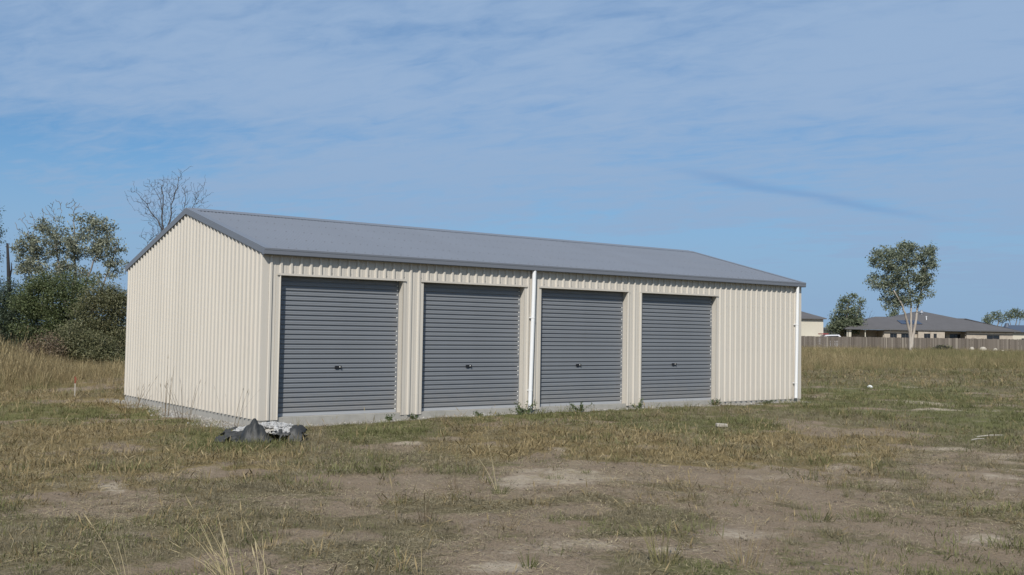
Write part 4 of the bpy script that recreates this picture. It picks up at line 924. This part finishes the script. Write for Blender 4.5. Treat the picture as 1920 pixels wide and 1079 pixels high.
# ---- single clumps and weeds one can point to
def clump(name, px, py, h, label, key, seed, nb=26, w=.006, lean=.35, spread=.05, sh=.2, az=None, dz=0, segs=5, cat='grass clump', loc=None):
    rs = np.random.default_rng(seed); o = loc if loc is not None else at(px, py); o = Vector((o[0], o[1], float(gz(o[0], o[1]))+dz)); mb = MB()
    for i in range(nb):
        a = rs.uniform(0, 6.28); L_ = h*rs.uniform(.4, 1.05); d = a if az is None else az+rs.normal()*.5; tilt = abs(rs.normal(lean, lean*.4)); r = spread*math.sqrt(rs.random())
        p = np.array((r*math.cos(a), r*math.sin(a), -.02)); sd = np.array((math.cos(YAW), -math.sin(YAW), 0))*(1 if rs.random() < .7 else .4)+np.array((0, .2, 0)); pts = [p]
        for k in range(segs):
            t = tilt*(.5+.9*(k+1)/segs); p = p+L_/segs*np.array((math.cos(d)*math.sin(t), math.sin(d)*math.sin(t), math.cos(t))); pts.append(p)
        vs = []
        for k, q in enumerate(pts[:-1]): g = w*.5*(1-.5*k/segs); vs += [q-sd*g, q+sd*g]
        vs.append(pts[-1]); n = len(vs); mb.add(vs, [(2*k, 2*k+1, 2*k+3, 2*k+2) for k in range(segs-1)]+[(n-3, n-2, n-1)])
        if rs.random() < sh:
            dr = pts[-1]-pts[-2]; dr = dr/np.linalg.norm(dr); q = pts[-1]
            mb.add([q-dr*.03, q+dr*.02+sd*.006, q+dr*.09, q+dr*.02-sd*.006], [(0, 1, 2, 3)])
    ob = mb.build(name, GM[key], fix=False); ob.location = o; tag(ob, label, cat); return ob
LEFTW = math.atan2(-HR.y, -HR.x)
clump('straw_clump', 438, 1112, .62, 'golden straw clump fanning left at the bottom edge', 'pale', 101, 26, .0055, .55, .06, .3, LEFTW)
clump('straw_clump', 238, 1112, .55, 'sparse straw stalks at the bottom edge, left of the golden clump', 'pale', 102, 8, .0055, .42, .04, .3, LEFTW)
clump('straw_clump', 500, 1098, .48, 'single straw stalks right of the golden clump at bottom edge', 'pale', 103, 4, .006, .22, .06, .3, LEFTW)
clump('grass_tuft', 938, 925, .17, 'yellow-green tuft at the centre of the bare dirt', 'green', 104, 46, .006, .5, .08, .1)
clump('grass_tuft', 932, 918, .62, 'one long pale stalk rising from the central yellow-green tuft', 'pale', 105, 4, .007, .36, .02, .8, LEFTW)
clump('grass_tuft', 993, 1060, .16, 'small spiky green tuft at the bottom middle', 'green', 106, 44, .006, .42, .05, 0)
clump('dry_weed', 797, 974, .34, 'dark dry twiggy weed standing on bare dirt, leftmost of the three', 'brown', 107, 14, .005, .25, .05, .1, cat='weed')
clump('dry_weed', 852, 918, .28, 'dry twiggy weed behind and left of the central tuft', 'brown', 108, 12, .005, .4, .05, .1, LEFTW, cat='weed')
clump('dry_weed', 953, 988, .24, 'low dry weed below the central tuft', 'brown', 109, 18, .005, .55, .06, .1, cat='weed')
clump('grass_tuft', 1390, 945, .10, 'small green tuft on the dirt under the rightmost door', 'green', 110, 40, .006, .6, .09, 0)
clump('grass_tuft', 1098, 890, .10, 'tiny green tuft on pale sand under the third door', 'green', 111, 34, .006, .5, .06, 0)
clump('grass_tuft', 1535, 970, .16, 'broad olive tuft with seed stalks, left of a pair at right', 'green', 112, 80, .006, .6, .16, .1)
clump('grass_tuft', 1612, 968, .13, 'broad olive tuft, right of a pair at right', 'green', 113, 80, .006, .6, .2, .05)
clump('grass_tuft', 1040, 900, .10, 'low olive tuft on the pale sand patch', 'green', 114, 40, .006, .6, .1, 0)
clump('grass_tuft', 1845, 930, .14, 'grey-green tuft on bare dirt near the right edge', 'green', 115, 50, .006, .55, .1, .05)
clump('grass_tuft', 1240, 1055, .36, 'loose tall olive tuft at the bottom, right of the middle', 'olive', 116, 46, .006, .45, .12, .2)
clump('grass_tuft', 1395, 1060, .30, 'straw-tipped tuft at the bottom edge below the rightmost door', 'straw', 117, 34, .005, .5, .14, .2)
clump('grass_tuft', 665, 945, .16, 'grey dry tuft on dirt left of the twiggy weeds', 'dry' if 'dry' in GM else 'straw', 118, 40, .005, .5, .08, 0)
clump('grass_tuft', 760, 940, .09, 'tiny green tuft left of the twiggy weeds', 'green', 119, 30, .005, .6, .05, 0)
# long stalks against the gable wall
for i, (x, y, h, n, ln, lb) in enumerate(((-.55, 3.2, 1.15, 7, .13, 'tallest seed stalks before the middle of the gable wall'), (-.6, 2.0, .95, 9, .28, 'arching seed stalks before the near half of the gable wall'), (-.5, 5.2, .75, 4, .3, 'short arching stalks at the far end of the gable wall'), (-.35, .45, .85, 3, .42, 'bent stalks at the near corner of the gable wall'), (-.9, 4.0, .6, 8, .35, 'low dry stalks on the gravel before the gable wall'))):
    clump('seed_stalks', 0, 0, h, lb, 'brown', 130+i, n+2, .009, ln, .18, .7, None, 0, 6, 'grass stalks', loc=(x, y))
# leafy weeds along the slab
WEED = leafmat('weed_leaves', [(.045, .07, .022), (.07, .10, .032), (.10, .13, .05)])
def weed(x, y, r, h, n, label, seed):
    rs = np.random.default_rng(seed); z = float(gz(x, y)); root = empty('leafy_weed', (x, y, z), 0, label, 'weed', 'weeds along the slab')
    mb = MB(); C = []
    for k in range(max(4, n//28)):
        a = rs.uniform(0, 6.28); e = Vector((math.cos(a)*r*rs.uniform(.3, 1), math.sin(a)*r*rs.uniform(.2, .5), h*rs.uniform(.35, 1))); mb.tube([(0, 0, -.02), tuple(e*.5+Vector((0, 0, .02))), tuple(e)], [.004, .003, .0015], 4, cap=False)
        for t in np.linspace(.2, 1, 8): C += [tuple(np.array(e)*t+rs.normal(size=3)*.018) for _ in range(4)]
    mb.build('stems', GM['green'], root, fix=False); C = np.array(C); C[:, 2] = np.maximum(C[:, 2], .01); link('leaves', leaf_mesh('leaves', C, .035, .5, WEED, rs), root)
for i, (x, y, r, h, n, lb) in enumerate(((5.55, -.22, .30, .26, 300, 'tall leafy weed just left of the middle white downpipe'), (5.3, -.45, .35, .14, 220, 'low weed in front of the second door near the downpipe'), (7.0, -.25, .42, .20, 330, 'spreading bright weed below the third roller door'), (8.75, -.18, .25, .24, 240, 'weed at the pier between third and fourth doors'), (11.15, -.2, .24, .16, 260, 'bright weed at the right foot of the rightmost door'), (2.45, -.15, .12, .12, 90, 'small weed below the right end of the leftmost door'), (2.98, -.16, .14, .13, 100, 'small weed at the pier between first and second doors'), (4.4, -.3, .22, .10, 150, 'low weed below the middle of the second door'), (13.0, -.15, .5, .09, 160, 'scrappy low weed along the foot of the right wall'))):
    weed(x, y, r, h, n, lb, 200+i)
